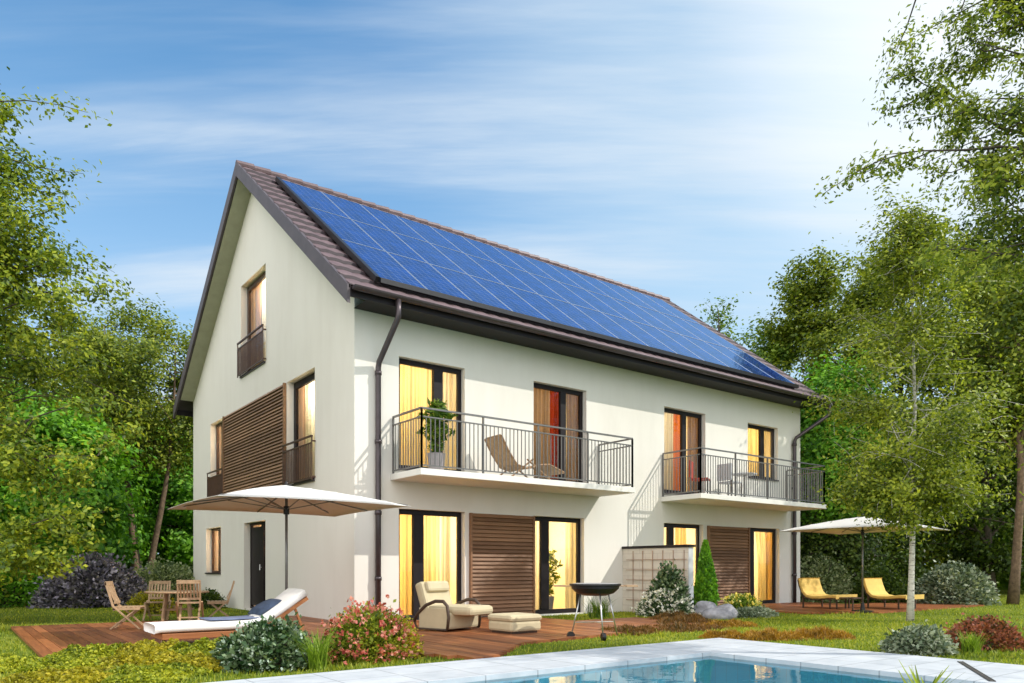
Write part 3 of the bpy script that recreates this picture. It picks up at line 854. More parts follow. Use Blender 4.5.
# french rails on the gable
def french(hole, zt):
    u0, u1, z0, z1 = hole
    b = MB(); pts = [(-0.075, u0 - 0.03), (-0.075, u1 + 0.03)]
    railing(b, pts, z0 - 0.02, z0 + 0.02, zt - 0.14, zt, 0.085, 0.009, 0.016)
    for y in (u0 - 0.03, u1 + 0.03):
        for z in (z0 + 0.05, zt - 0.1): b.bar((-0.075, y, z), (-0.001, y, z), 0.03, 0.03)
    return b.build("window_railing", M['brownrail'], house)
french(G_[0], 6.62); french(G_[1], 3.66); french(G_[2], 3.66)

# ------------------------------------------------------------------ foliage builders
def leaves_mesh(name, P, size, rng, elong=1.9, droop=0.25, up=0.35, N=None, NN=None):
    """one small folded leaf (one bent quad) per point of P; N pulls the leaf's axis, NN its face normal"""
    n = len(P)
    d = rng.normal(size=(n, 3)); d[:, 2] = d[:, 2] * 0.6 - droop
    if N is not None: d = d * 0.55 + N * 0.9
    if NN is not None:
        NN = NN / (np.linalg.norm(NN, axis=1)[:, None] + 1e-9)
        d = d - NN * (d * NN).sum(1)[:, None]
    d /= np.linalg.norm(d, axis=1)[:, None] + 1e-9
    if NN is not None: s = np.cross(d, NN)
    else:
        nn = rng.normal(size=(n, 3)); nn[:, 2] += up
        s = np.cross(d, nn)
    s /= np.linalg.norm(s, axis=1)[:, None] + 1e-9
    nrm = np.cross(s, d)
    L = (size * rng.uniform(0.65, 1.3, n))[:, None]; W = L / elong
    a = P - d * L * 0.5
    b = P + s * W * 0.5 + nrm * W * 0.18
    c = P + d * L * 0.5
    e = P - s * W * 0.5 + nrm * W * 0.18
    V = np.stack([a, b, c, e], 1).reshape(-1, 3)
    F = np.arange(n * 4).reshape(n, 4)
    return npmesh(name, V, F)

def curve_pts(a, b, k, bend, rng):
    a = np.array(a, float); b = np.array(b, float)
    t = np.linspace(0, 1, k + 1)[:, None]
    off = rng.normal(size=3) * bend
    p = a + (b - a) * t + off * np.sin(t * math.pi) + rng.normal(size=(k + 1, 3)) * bend * 0.15 * np.sin(t * math.pi)
    return p

def tree(name, label, loc, h, crown_lo, r, seed, leafmat, barkmat, nleaf=22000, leaf=0.09, nlimb=26, trunk_r=0.14,
         lean=(0, 0), stems=1, spread=0.35, group=None, cat="tree", sig=0.16, gap=0.0, twigs=5, limbs_from=0.25, stem_pts=None,
         droop=0.25, rz=0.0, top_taper=0.5, extra=(), hang=0.0, wob=0.022, xw=1.0, twig_len=0.30, elong=1.9):
    rng = np.random.default_rng(seed)
    root = thing(name, label, cat, loc, rz, group)
    tb = MB(); T = []
    czm = (h + crown_lo) / 2; ch = (h - crown_lo) / 2
    def limb(p0, tx, r0, w, bend):
        lp = curve_pts(p0, tx, 6, bend, rng)
        tb.tube(lp, list(r0 * (1 - np.linspace(0, 1, 7) * 0.85)), 5, False)
        for j in range(twigs):
            s = 1.0 if j == 0 else rng.uniform(0.32, 0.98)
            q = s * 6; k = min(int(q), 5); p1 = lp[k] + (lp[k + 1] - lp[k]) * (q - k)
            e = p1 + (rng.normal(size=3) * np.array([1, 1, 0.7]) + (lp[-1] - lp[-3]) / (np.linalg.norm(lp[-1] - lp[-3]) + 1e-6) * 0.8) * twig_len * r * rng.uniform(0.45, 1.0)
            e[2] -= hang * rng.uniform(0.2, 1.0)
            wp = curve_pts(p1, e, 3, 0.03 * r, rng)
            tb.tube(wp, list(np.maximum(0.0035, r0 * 0.35 * (1 - np.linspace(0, 1, 4) * 0.8))), 4, False)
            wgt = w * rng.uniform(0.35, 1.6)
            for m in range(3): T.append((*wp[m], *wp[m + 1], wgt * (0.5, 1.0, 1.2)[m]))
    for st in range(stems):
        if stem_pts: top = stem_pts[st]
        else:
            a = rng.uniform(0, 6.28)
            top = (lean[0] + (spread * r * math.cos(a) if stems > 1 else 0), lean[1] + (spread * r * math.sin(a) if stems > 1 else 0), h * rng.uniform(0.86, 0.95))
        base = ((0.12 * st), 0.05 * st, -0.05)
        tp = curve_pts(base, top, 9, wob * h, rng)
        tr = trunk_r * (0.75 if st else 1.0) * (1 - np.linspace(0, 1, 10) * 0.88)
        tr[0] *= 1.25
        tb.tube(tp, list(tr), 8)
        for i in range(nlimb // stems):
            t = limbs_from + (0.97 - limbs_from) * (i + rng.uniform(0, 0.9)) / (nlimb // stems)
            q = t * 9; k = min(int(q), 8); p0 = tp[k] + (tp[k + 1] - tp[k]) * (q - k)
            ang = i * 2.4 + rng.uniform(-0.6, 0.6)
            zt = min(max(p0[2] + rng.uniform(-0.05, 0.42) * ch, crown_lo + 0.05 * ch), h)
            u = (zt - czm) / ch
            rr = r * math.sqrt(max(0.05, 1 - abs(u) ** 2.2)) * rng.uniform(0.50, 1.12)
            if u > 0: rr *= 1 - top_taper * u
            tx = np.array([lean[0] * zt / h + rr * math.cos(ang), lean[1] * zt / h + rr * math.sin(ang), zt])
            if rng.random() < gap: continue
            limb(p0, tx, max(0.012, trunk_r * (1 - t * 0.8) * 0.42), 1.0, 0.10 * rr)
        if st == 0:
            for ex in extra:
                tx = np.array(ex[:3], float); zb = ex[3] if len(ex) > 3 else max(0.3, tx[2] - 0.35 * math.hypot(tx[0], tx[1]) - 0.3)
                k = min(int(np.searchsorted(tp[:, 2], zb)), 9)
                limb(tp[k], tx, max(0.02, trunk_r * 0.22), xw, 0.16)
    tb.build("trunk", barkmat, root, smooth=True)
    T = np.array(T)
    w = T[:, 6] / T[:, 6].sum()
    idx = rng.choice(len(T), nleaf, p=w)
    tt = rng.random(nleaf)[:, None]
    Q = T[idx, :3] + (T[idx, 3:6] - T[idx, :3]) * tt
    off = rng.normal(size=(nleaf, 3)) * np.array([sig, sig, sig * 0.7])
    P = Q + off
    P[:, 2] = np.maximum(P[:, 2], 0.05)
    cc = np.array([lean[0] * 0.6, lean[1] * 0.6, czm - 0.3 * ch])
    o1 = off / (np.linalg.norm(off, axis=1)[:, None] + 1e-6); o2 = P - cc; o2 /= np.linalg.norm(o2, axis=1)[:, None] + 1e-6
    NN = o1 * 0.55 + o2 * 0.5 + np.array([0, 0, 0.35]) + rng.normal(size=(nleaf, 3)) * 0.5
    link("crown", leaves_mesh("crown", P, leaf, rng, elong, droop, NN=NN), leafmat, root)
    return root

def shrub(name, label, loc, rx, ry, h, seed, leafmat, n=5000, leaf=0.05, lump=0.22, cat="shrub", group=None, flowers=None, nf=0, fsize=0.04, elong=1.6, rz=0.0, core=True, power=2.0, parent_stem=True, zmin=0.0, fname="blossoms", flo=0.0):
    rng = np.random.default_rng(seed)
    root = thing(name, label, cat, loc, rz, group)
    K = 26
    cd = rng.normal(size=(K, 3)); cd[:, 2] = np.abs(cd[:, 2]); cd /= np.linalg.norm(cd, axis=1)[:, None]
    ca = rng.uniform(-1, 1, K)
    def radius(d):
        w = np.exp(8 * (d @ cd.T - 1))
        return 1 + lump * (w * ca).sum(1) / (w.sum(1) + 0.3) + rng.normal(size=len(d)) * 0.05
    def pts(m, lo, hi):
        d = rng.normal(size=(m, 3)); d[:, 2] = np.abs(d[:, 2]); d /= np.linalg.norm(d, axis=1)[:, None]
        rr = radius(d) * rng.uniform(lo, hi, m) ** 0.6 * np.where(rng.random(m) < 0.05, rng.uniform(1.0, 1.25, m), 1.0)
        return d * rr[:, None] * np.array([rx, ry, h]), d
    P, D = pts(n, 0.45, 1.0)
    P[:, 2] = np.maximum(P[:, 2] + zmin, 0.01)
    Nn = D * np.array([0.8, 0.8, 1.0])
    me = leaves_mesh("foliage", P, leaf, rng, elong, 0.1, 0.5, Nn)
    link("foliage", me, leafmat, root)
    st = MB()
    for i in range(14):
        a = rng.uniform(0, 6.28); q = rng.uniform(0.3, 0.85)
        e = (rx * q * math.cos(a), ry * q * math.sin(a), h * rng.uniform(0.45, 0.85))
        st.tube(curve_pts((0.1 * rx * math.cos(a), 0.1 * ry * math.sin(a), -0.02), e, 3, 0.03 * h, rng), [0.022 * h + 0.003, 0.016 * h + 0.002, 0.01 * h + 0.002, 0.004], 5, False)
    st.build("stem", M['darkbark'], root)
    if flowers:
        Pf, Df = pts(nf * 5, 0.93, 1.08)
        k = Pf[:, 2] > flo * h
        Pf, Df = Pf[k][:nf], Df[k][:nf]
        m = len(Pf)
        base = np.repeat(Pf, 5, 0) + rng.normal(size=(m * 5, 3)) * fsize * 0.36
        link(fname, leaves_mesh(fname, base, fsize, rng, 1.15, 0.0, 0.4, np.repeat(Df, 5, 0)), flowers, root)
    return root

def blades_mesh(name, B, H, W, rng, lean=0.5, curl=True):
    """B (n,3) blade bases; bent blades of two quads collapsed to a quad + tip"""
    n = len(B)
    a = rng.uniform(0, 2 * math.pi, n); dx, dy = np.cos(a), np.sin(a)
    sx, sy = -dy, dx
    H = H * rng.uniform(0.55, 1.2, n); ln = lean * H * rng.uniform(0.2, 1.2, n)
    mid = B + np.stack([dx * ln * 0.35, dy * ln * 0.35, H * 0.6], 1)
    tip = B + np.stack([dx * ln, dy * ln, H], 1)
    w = np.stack([sx * W / 2, sy * W / 2, np.zeros(n)], 1)
    V = np.stack([B - w, B + w, mid + w * 0.8, mid - w * 0.8, tip + w * 0.12, tip - w * 0.12], 1).reshape(-1, 3)
    o = np.arange(n)[:, None] * 6
    F = np.concatenate([o + np.array([[0, 1, 2, 3]]), o + np.array([[3, 2, 4, 5]])], 0)
    return npmesh(name, V, F)

def cover(name, label, loc, rx, ry, h, seed, leafmat, n, leaf, cat="ground cover", group=None, rz=0.0, sprig=True):
    """a low bed plant: a mounded mat of small leaves or short upright sprigs"""
    rng = np.random.default_rng(seed)
    root = thing(name, label, cat, loc, rz, group)
    n = int(n * 1.5)
    a = rng.uniform(0, 6.28, n); q = np.sqrt(rng.random(n))
    edge = 1 + 0.16 * np.sin(a * 3 + seed) + 0.10 * np.sin(a * 7 + seed * 2)
    x, y = rx * q * edge * np.cos(a), ry * q * edge * np.sin(a)
    lump = 0.70 + 0.30 * np.sin(x * 13 + seed) * np.cos(y * 15 + seed * 2)
    top = h * (1 - 0.8 * q ** 3) * lump
    if sprig:
        B = np.stack([x, y, top * 0.25 * rng.random(n)], 1)
        me = blades_mesh("foliage", B, top * 0.85, leaf * 0.42, rng, 0.7)
    else:
        P = np.stack([x, y, top * rng.uniform(0.2, 1.0, n) ** 0.5 + 0.008], 1)
        me = leaves_mesh("foliage", P, leaf, rng, 1.5, -0.3, 0.6)
    link("foliage", me, leafmat, root)
    return root

# ------------------------------------------------------------------ lawn grass (uncountable)
def in_deck(x, y):
    a = (x > -5.05) & (x < 5.2)
    lo = np.array([d1min(v) for v in x]); hi = np.array([d1max(v) for v in x])
    m = a & (y > lo) & (y < hi)
    lo2 = np.array([d2min(v) for v in x])
    m |= (x > 9.3) & (x < 16.6) & (y > lo2) & (y < 0)
    m |= (x > -0.05) & (x < HL + 0.05) & (y > -0.01) & (y < HW)
    m |= (x > CX0 - 0.03) & (x < CX1 + 0.03) & (y < CY1 + 0.03)
    return m
def grass(n, x0, x1, y0, y1, H, W, seed):
    rng = np.random.default_rng(seed)
    x = rng.uniform(x0, x1, n); y = rng.uniform(y0, y1, n)
    # keep only what the lawn in front of the camera can show
    f = 0.6 * (x + 5.83) + 0.8 * (y + 12.5); s = 0.8 * (x + 5.83) - 0.6 * (y + 12.5)
    k = (f > 4) & (np.abs(s) < f * 0.95 + 1.5) & ~in_deck(x, y)
    x, y = x[k], y[k]
    patch = np.sin(x * 1.7 + 0.6 * np.sin(y * 1.3)) * np.sin(y * 1.9 + 0.8 * np.sin(x)) * 0.35 + 0.85
    return np.stack([x, y, np.zeros(len(x))], 1), H * patch
rng = np.random.default_rng(5)
parts = [grass(90000, -6.5, 9, -10, 0, 0.040, 0.010, 1), grass(40000, -10, -0.2, -6, 14, 0.05, 0.014, 2), grass(70000, 3, 26, -14, 4, 0.045, 0.016, 3), grass(26000, -14, 40, -10, 40, 0.09, 0.03, 4)]
Vs = []
Bp = np.concatenate([p[0] for p in parts]); Hp = np.concatenate([p[1] for p in parts])
Wp = np.concatenate([np.full(len(p[0]), w) for p, w in zip(parts, (0.010, 0.014, 0.016, 0.03))])
rngg = np.random.default_rng(9)
g = link("grass", blades_mesh("grass", Bp, Hp, 0.012, rngg, 0.8), M['grass'])
tag(g, "short sunlit lawn grass around the decks and pool", "grass"); g["kind"] = "stuff"

# ------------------------------------------------------------------ garden furniture
def umbrella(label, loc, half=1.33, edge=1.87, apex=2.20):
    root = thing("patio_umbrella", label, "umbrella", loc, 0.0, "patio umbrellas")
    # canopy: four slightly sagging panels, thin cloth with a hem
    n = 10; V = []; F = []
    for layer in (0, 1):
        for i in range(n + 1):
            for j in range(n + 1):
                x = -half + 2 * half * i / n; y = -half + 2 * half * j / n
                m = max(abs(x), abs(y)) / half
                z = edge + (apex - edge) * (1 - m) + 0.022 * math.sin(m * math.pi)
                edge_sag = 0.02 * (1 - (min(abs(x), abs(y)) / half) ** 2) * m ** 6
                V.append((x, y, z + edge_sag - 0.006 * layer))
    N1 = (n + 1) ** 2
    for layer in (0, 1):
        for i in range(n):
            for j in range(n):
                a = layer * N1 + i * (n + 1) + j
                q = (a, a + n + 1, a + n + 2, a + 1)
                F.append(q if layer == 0 else q[::-1])
    for i in range(n):
        for a, c in ((i * (n + 1), (i + 1) * (n + 1)), (i * (n + 1) + n, (i + 1) * (n + 1) + n), (i, i + 1), (n * (n + 1) + i, n * (n + 1) + i + 1)):
            F.append((a, c, c + N1, a + N1))
    me = bpy.data.meshes.new("canopy"); me.from_pydata(V, [], F)
    link("canopy", me, M['canvas2'], root, smooth=True)
    b = MB(); b.tube([(0, 0, 0.03), (0, 0, apex - 0.03)], 0.020, 10)
    b.build("pole", M['rail'], root, smooth=True)
    b = MB(); b.tube([(0, 0, edge - 0.10), (0, 0, edge + 0.02)], 0.042, 10); b.tube([(0, 0, apex - 0.13), (0, 0, apex - 0.05)], 0.035, 10)
    b.build("hub", M['black'], root)
    b = MB()
    for k in range(8):
        a = k * math.pi / 4
        L = half * (math.sqrt(2) if k % 2 else 1) * 0.97
        m = 0.97
        e = (L * math.cos(a), L * math.sin(a), edge + (apex - edge) * 0.03 + 0.005)
        b = MB(); b.bar((0, 0, apex - 0.09), e, 0.014, 0.018)
        b.bar((0, 0, edge - 0.03), (e[0] * 0.5, e[1] * 0.5, (apex - 0.09 + e[2]) / 2 - 0.01), 0.010, 0.012)
        b.build("rib", M['rail'], root)
    b = MB(); b.lathe([(0.02, apex - 0.03), (0.03, apex + 0.01), (0.018, apex + 0.045), (0.0, apex + 0.06)], 10)
    b.build("finial", M['black'], root, smooth=True)
    b = MB(); b.lathe([(0.0, 0.0), (0.24, 0.0), (0.24, 0.035), (0.05, 0.06), (0.035, 0.22), (0.0, 0.22)], 20)
    b.build("base", M['black'], root)
    return root
def canvas2():
    t = NT("umbrella_canvas"); v = t.coord()
    f = t.noise(v, 2.5, 4)
    c = t.ramp(f, [(0.3, (0.76, 0.73, 0.68)), (0.7, (0.82, 0.80, 0.76))])
    g = t.n("ShaderNodeNewGeometry")
    p = t.bsdf(c, 0.9, 0, None, 0.1)
    tr = t.n("ShaderNodeBsdfTranslucent"); tr.inputs[0].default_value = (0.72, 0.55, 0.40, 1)
    mx = t.n("ShaderNodeMixShader"); mx.inputs[0].default_value = 0.16
    t.link(p, mx.inputs[1]); t.link(tr.outputs[0], mx.inputs[2])
    return t.done(mx.outputs[0])
M['canvas2'] = canvas2()
umbrella("white square umbrella over the sun lounger beside the gable wall", (-1.89, -1.75, 0.04))
umbrella("far white square umbrella half hidden by birch leaves near the yellow loungers", (10.95, -3.55, 0.02))

def lounger():
    root = thing("sun_lounger", "low wooden sun lounger with thick white mattress and raised backrest", "sun lounger", (-3.64, -2.46, 0.04))
    L, W = 1.72, 0.66
    b = MB()
    b.box(-0.08, L, 0.0, 0.045, 0.09, 0.165); b.box(-0.08, L, W - 0.045, W, 0.09, 0.165)
    b.box(-0.08, -0.035, 0.045, W - 0.045, 0.09, 0.165); b.box(L - 0.045, L, 0.045, W - 0.045, 0.09, 0.165)
    for i in range(9): b.box(0.15 + i * 0.13, 0.23 + i * 0.13, 0.046, W - 0.046, 0.142, 0.162)
    b.build("frame", M['redwood'], root, bevel=0.006)
    for x in (0.04, L - 0.12):
        for y in (0.02, W - 0.065):
            q = MB(); q.box(x, x + 0.05, y, y + 0.045, -0.01, 0.092); q.build("leg", M['teakpale'], root)
    q = MB()
    P0, P1 = Vector((1.18, 0, 0.17)), Vector((1.80, 0, 0.57))
    for y in (0.03, W - 0.03): q.bar(P0 + Vector((0, y, 0)), P1 + Vector((0, y, 0)), 0.03, 0.05)
    for i in range(5):
        p = P0.lerp(P1, (i + 0.5) / 5); q.bar(p + Vector((0, 0.02, 0)), p + Vector((0, W - 0.02, 0)), 0.06, 0.016)
    q.bar((1.62, 0.04, 0.44), (1.74, 0.04, 0.13), 0.03, 0.03); q.bar((1.62, W - 0.04, 0.44), (1.74, W - 0.04, 0.13), 0.03, 0.03)
    q.build("backrest_frame", M['redwood'], root)
    # mattress: swept cross-section bending up smoothly
    path = [(-0.16, 0.165), (-0.05, 0.172), (0.45, 0.172), (0.85, 0.172), (1.08, 0.178), (1.22, 0.215), (1.36, 0.30), (1.56, 0.43), (1.80, 0.60)]
    V = []; th = 0.115; n = len(path)
    for i, (x, z) in enumerate(path):
        a = path[max(i - 1, 0)]; c = path[min(i + 1, n - 1)]
        d = Vector((c[0] - a[0], 0, c[1] - a[1])).normalized(); nn = Vector((-d.z, 0, d.x))
        for y, k in ((-0.01, 0.12), (0.05, 0.0), (W / 2, 0.0), (W - 0.05, 0.0), (W + 0.01, 0.12), (W + 0.01, 0.88), (W - 0.05, 1.0), (W / 2, 1.06), (0.05, 1.0), (-0.01, 0.88)):
            p = Vector((x, y, z)) + nn * (th * k); V.append(p)
    F = []
    for i in range(n - 1):
        for k in range(10): F.append((i * 10 + k, i * 10 + (k + 1) % 10, (i + 1) * 10 + (k + 1) % 10, (i + 1) * 10 + k))
    F.append(tuple(range(10))); F.append(tuple(range((n - 1) * 10, n * 10))[::-1])
    b = MB(); b.add(V, F); b.build("mattress", M['mattress'], root, smooth=True, sub=1)
    return root
lounger()
# a folded towel lying on the mattress and a navy pillow leaning on its backrest
b = MB(); nx = 12
V = []; F = []
for i in range(nx + 1):
    for j in range(5):
        x = 0.45 + 0.78 * i / nx; y = 0.10 + 0.54 * j / 4
        z = 0.304 + (0.0 if x < 1.05 else (x - 1.05) ** 2 * 1.9) + 0.004 * math.sin(7 * x + 3 * j)
        V.append((x, y, z))
for i in range(nx):
    for j in range(4):
        a = i * 5 + j; F.append((a, a + 5, a + 6, a + 1))
me = bpy.data.meshes.new("towel"); me.from_pydata(V, [], F)
o = link("towel", me, M['bluegrey'], None, smooth=True); so_ = o.modifiers.new("thick", 'SOLIDIFY'); so_.thickness = 0.014; so_.offset = 1
o.location = (-3.58, -2.46, 0.04); tag(o, "blue grey towel spread flat on the white lounger mattress", "towel")
def pillow(name, label, loc, rot, sx, sy, sz, mat, cat="cushion"):
    V = []; F = []; n = 10
    for s in (1, -1):
        for i in range(n + 1):
            for j in range(n + 1):
                u = -1 + 2 * i / n; v = -1 + 2 * j / n
                t = (1 - abs(u) ** 3.0) * (1 - abs(v) ** 3.0)
                pin = 1 - 0.06 * (1 - abs(u * v)) * max(abs(u), abs(v)) ** 4
                V.append((u * sx * pin, v * sy * pin, s * (sz * t ** 0.55 + 0.003)))
    N1 = (n + 1) ** 2
    for l in (0, 1):
        for i in range(n):
            for j in range(n):
                a = l * N1 + i * (n + 1) + j; q = (a, a + n + 1, a + n + 2, a + 1); F.append(q if l == 0 else q[::-1])
    for i in range(n):
        for a, c in ((i * (n + 1), (i + 1) * (n + 1)), (i * (n + 1) + n, (i + 1) * (n + 1) + n), (i, i + 1), (n * (n + 1) + i, n * (n + 1) + i + 1)):
            F.append((a, c, c + N1, a + N1))
    me = bpy.data.meshes.new(name); me.from_pydata(V, [], F)
    o = link(name, me, mat, None, smooth=True, sub=1); o.location = loc; o.rotation_euler = rot
    return tag(o, label, cat) if label else o
pillow("pillow", "navy blue pillow leaning against the lounger's raised backrest", (-2.27, -2.02, 0.475), (0, R(-27), 0), 0.21, 0.29, 0.075, M['navy'], "pillow")

# folding teak chairs and table
def garden_chair(label, loc, rz):
    root = thing("garden_chair", label, "chair", loc, rz, "wooden garden chairs around the table")
    w = 0.40; sh = 0.345
    b = MB()
    for i in range(6): b.box(-0.19 + i * 0.068, -0.135 + i * 0.068, -w / 2, w / 2, sh, sh + 0.018)
    b.box(-0.19, 0.205, -w / 2, -w / 2 + 0.03, sh - 0.035, sh - 0.001); b.box(-0.19, 0.205, w / 2 - 0.03, w / 2, sh - 0.035, sh - 0.001)
    b.build("seat", M['teakpale'], root)
    b = MB()
    lo, hi = Vector((-0.17, 0, 0.38)), Vector((-0.30, 0, 0.76))
    for y in (-w / 2 + 0.015, w / 2 - 0.015): b.bar(lo + Vector((0, y, -0.08)), hi + Vector((0, y, 0)), 0.03, 0.03, (1, 0, 0))
    b.bar(hi + Vector((0.004, -w / 2, -0.02)), hi + Vector((0.004, w / 2, -0.02)), 0.022, 0.065)
    b.bar(lo + Vector((0, -w / 2 + 0.03, 0.05)), lo + Vector((0, w / 2 - 0.03, 0.05)), 0.020, 0.04)
    for i in range(6):
        y = -w / 2 + 0.06 + i * (w - 0.12) / 5
        b.bar(lo + Vector((0, y, 0.06)), hi + Vector((0, y, -0.045)), 0.030, 0.012, (1, 0, 0))
    b.build("backrest", M['teakpale'], root)
    for s in (-1, 1):
        y = s * (w / 2 + 0.012)
        q = MB(); q.bar((-0.19, y, 0.38), (0.21, y, 0.0), 0.022, 0.035, (0, 1, 0)); q.build("leg", M['teakpale'], root)
        y = s * (w / 2 - 0.012 - 0.03)
        q = MB(); q.bar((0.17, y, sh - 0.004), (-0.24, y, 0.0), 0.022, 0.035, (0, 1, 0)); q.build("leg", M['teakpale'], root)
    b = MB(); b.bar((-0.14, -w / 2, 0.09), (-0.14, w / 2, 0.09), 0.02, 0.025); b.build("stretcher", M['teakpale'], root)
    return root
ch0 = garden_chair("leftmost folding wooden chair, seen in profile on the deck edge", (-3.48, 1.10, 0.04), R(-22))
dup(ch0, (-2.55, 3.55, 0.0), R(-112), "wooden folding chair facing the pool from behind the table, backrest against the bushes")
dup(ch0, (-2.30, 2.05, 0.04), R(72), "wooden folding chair with its back to the pool, in front of the table")
dup(ch0, (-1.47, 3.24, 0.0), R(164), "rightmost wooden folding chair, nearest the gable wall and door")
root = thing("garden_table", "round slatted wooden garden table between the four folding chairs", "table", (-2.35, 2.80, 0.02))
b = MB(); b.lathe([(0.0, 0.535), (0.56, 0.535), (0.57, 0.545), (0.57, 0.56), (0.56, 0.568), (0.0, 0.568)], 32); b.build("tabletop", M['teakpale'], root)
for k in range(4):
    a = k * math.pi / 2 + 0.5
    q = MB(); q.bar((0.34 * math.cos(a), 0.34 * math.sin(a), 0.0), (0.26 * math.cos(a), 0.26 * math.sin(a), 0.535), 0.04, 0.04); q.build("leg", M['teakpale'], root)
b = MB(); b.bar((-0.3, 0, 0.22), (0.3, 0, 0.22), 0.03, 0.04); b.bar((0, -0.3, 0.26), (0, 0.3, 0.26), 0.03, 0.04); b.build("stretcher", M['teakpale'], root)

# armchair and footstool
def puff(b, x0, x1, y0, y1, z0, z1): b.box(x0, x1, y0, y1, z0, z1)
root = thing("lounge_armchair", "low cushioned beige lounge armchair with dark curved wicker arms", "armchair", (0.62, -2.32, 0.04), R(-72))
# local x = forward, y = left
b = MB(); b.box(-0.36, 0.24, -0.38, 0.38, 0.03, 0.30); b.build("seat_base", M['beige'], root, bevel=0.045, smooth=False)
b = MB(); b.box(-0.28, 0.60, -0.31, 0.31, 0.25, 0.40); b.build("seat_cushion", M['beige'], root, bevel=0.06)
b = MB(); mt = Matrix.Translation((-0.33, 0, 0.36)) @ Matrix.Rotation(R(-19), 4, 'Y'); b.box(-0.085, 0.085, -0.33, 0.33, -0.10, 0.42, mt); b.build("backrest", M['beige'], root, bevel=0.05)
b = MB(); mt = Matrix.Translation((-0.375, 0, 0.60)) @ Matrix.Rotation(R(-19), 4, 'Y'); b.box(-0.02, 0.12, -0.27, 0.27, -0.02, 0.16, mt); b.build("head_cushion", M['beige'], root, bevel=0.045)
for s in (-1, 1):
    b = MB(); y = s * 0.40
    b.tube([(-0.46, y, 0.14), (-0.40, y, 0.26), (-0.22, y, 0.40), (-0.02, y, 0.47), (0.14, y, 0.47), (0.22, y, 0.40), (0.25, y, 0.22), (0.22, y, 0.03)], [0.022, 0.026, 0.028, 0.028, 0.028, 0.026, 0.024, 0.022], 8)
    b.tube([(-0.46, y, 0.14), (-0.40, y, 0.03), (0.22, y, 0.03)], 0.018, 6)
    b.build("armrest", M['rattan'], root, smooth=True)
    b = MB(); b.box(-0.37, 0.20, s * 0.383 - 0.012, s * 0.383 + 0.012, 0.04, 0.36); b.build("side_cushion", M['beige'], root, bevel=0.01)
root = thing("footstool", "square beige footstool in front of the lounge armchair", "footstool", (1.12, -3.30, 0.04), R(2))
b = MB(); b.box(-0.30, 0.30, -0.29, 0.29, 0.03, 0.19); b.build("base", M['beige'], root, bevel=0.04)
b = MB(); b.box(-0.315, 0.315, -0.305, 0.305, 0.18, 0.285); b.build("cushion", M['beige'], root, bevel=0.05)
b = MB(); b.box(-0.25, 0.25, -0.24, 0.24, 0.0, 0.031); b.build("plinth", M['rattan'], root)

# barbecue
root = thing("barbecue", "black round-bodied kettle barbecue on thin steel tripod legs with wheels", "barbecue", (1.70, -4.48, 0.0), R(-36.9))
b = MB(); b.lathe([(0.0, 0.62), (0.16, 0.625), (0.27, 0.66), (0.345, 0.73), (0.352, 0.765), (0.375, 0.775), (0.375, 0.80), (0.34, 0.80), (0.33, 0.77), (0.0, 0.72)], 32)
b.build("bowl", M['black'], root, smooth=False)
b = MB()
for i in range(15):
    y = -0.30 + i * 0.043; L = math.sqrt(max(0.0, 0.33 ** 2 - y * y)); b.bar((-L, y, 0.802), (L, y, 0.802), 0.006, 0.006)
b.build("grate", M['steel'], root)
for s in (-1, 1):
    b = MB(); b.tube([(s * 0.36, -0.10, 0.765), (s * 0.45, -0.10, 0.765)], 0.008, 6); b.tube([(s * 0.36, 0.10, 0.765), (s * 0.45, 0.10, 0.765)], 0.008, 6)
    b.box(min(s * 0.44, s * 0.60), max(s * 0.44, s * 0.60), -0.16, 0.16, 0.755, 0.780); b.build("side_shelf", M['teakpale'], root)
for a, wheel in ((R(192), True), (R(282), True), (R(20), False)):
    c, s = math.cos(a), math.sin(a)
    b = MB(); b.tube([(0.22 * c, 0.22 * s, 0.645), (0.36 * c, 0.36 * s, 0.04 if not wheel else 0.05)], 0.011, 8); lg = b.build("leg", M['steel'], root, smooth=True)
    if wheel:
        b = MB(); p = Vector((0.37 * c, 0.37 * s, 0.055)); ax = Vector((-s, c, 0)) * 0.028
        b.tube([p - ax, p + ax], 0.055, 14); b.build("wheel", M['black'], lg)
b = MB(); b.tube([(0.30 * math.cos(R(192)), 0.30 * math.sin(R(192)), 0.24), (0.30 * math.cos(R(20)), 0.30 * math.sin(R(20)), 0.24)], 0.007, 6); b.tube([(0, 0, 0.24), (0.30 * math.cos(R(282)), 0.30 * math.sin(R(282)), 0.24)], 0.007, 6)
b.build("brace", M['steel'], root)

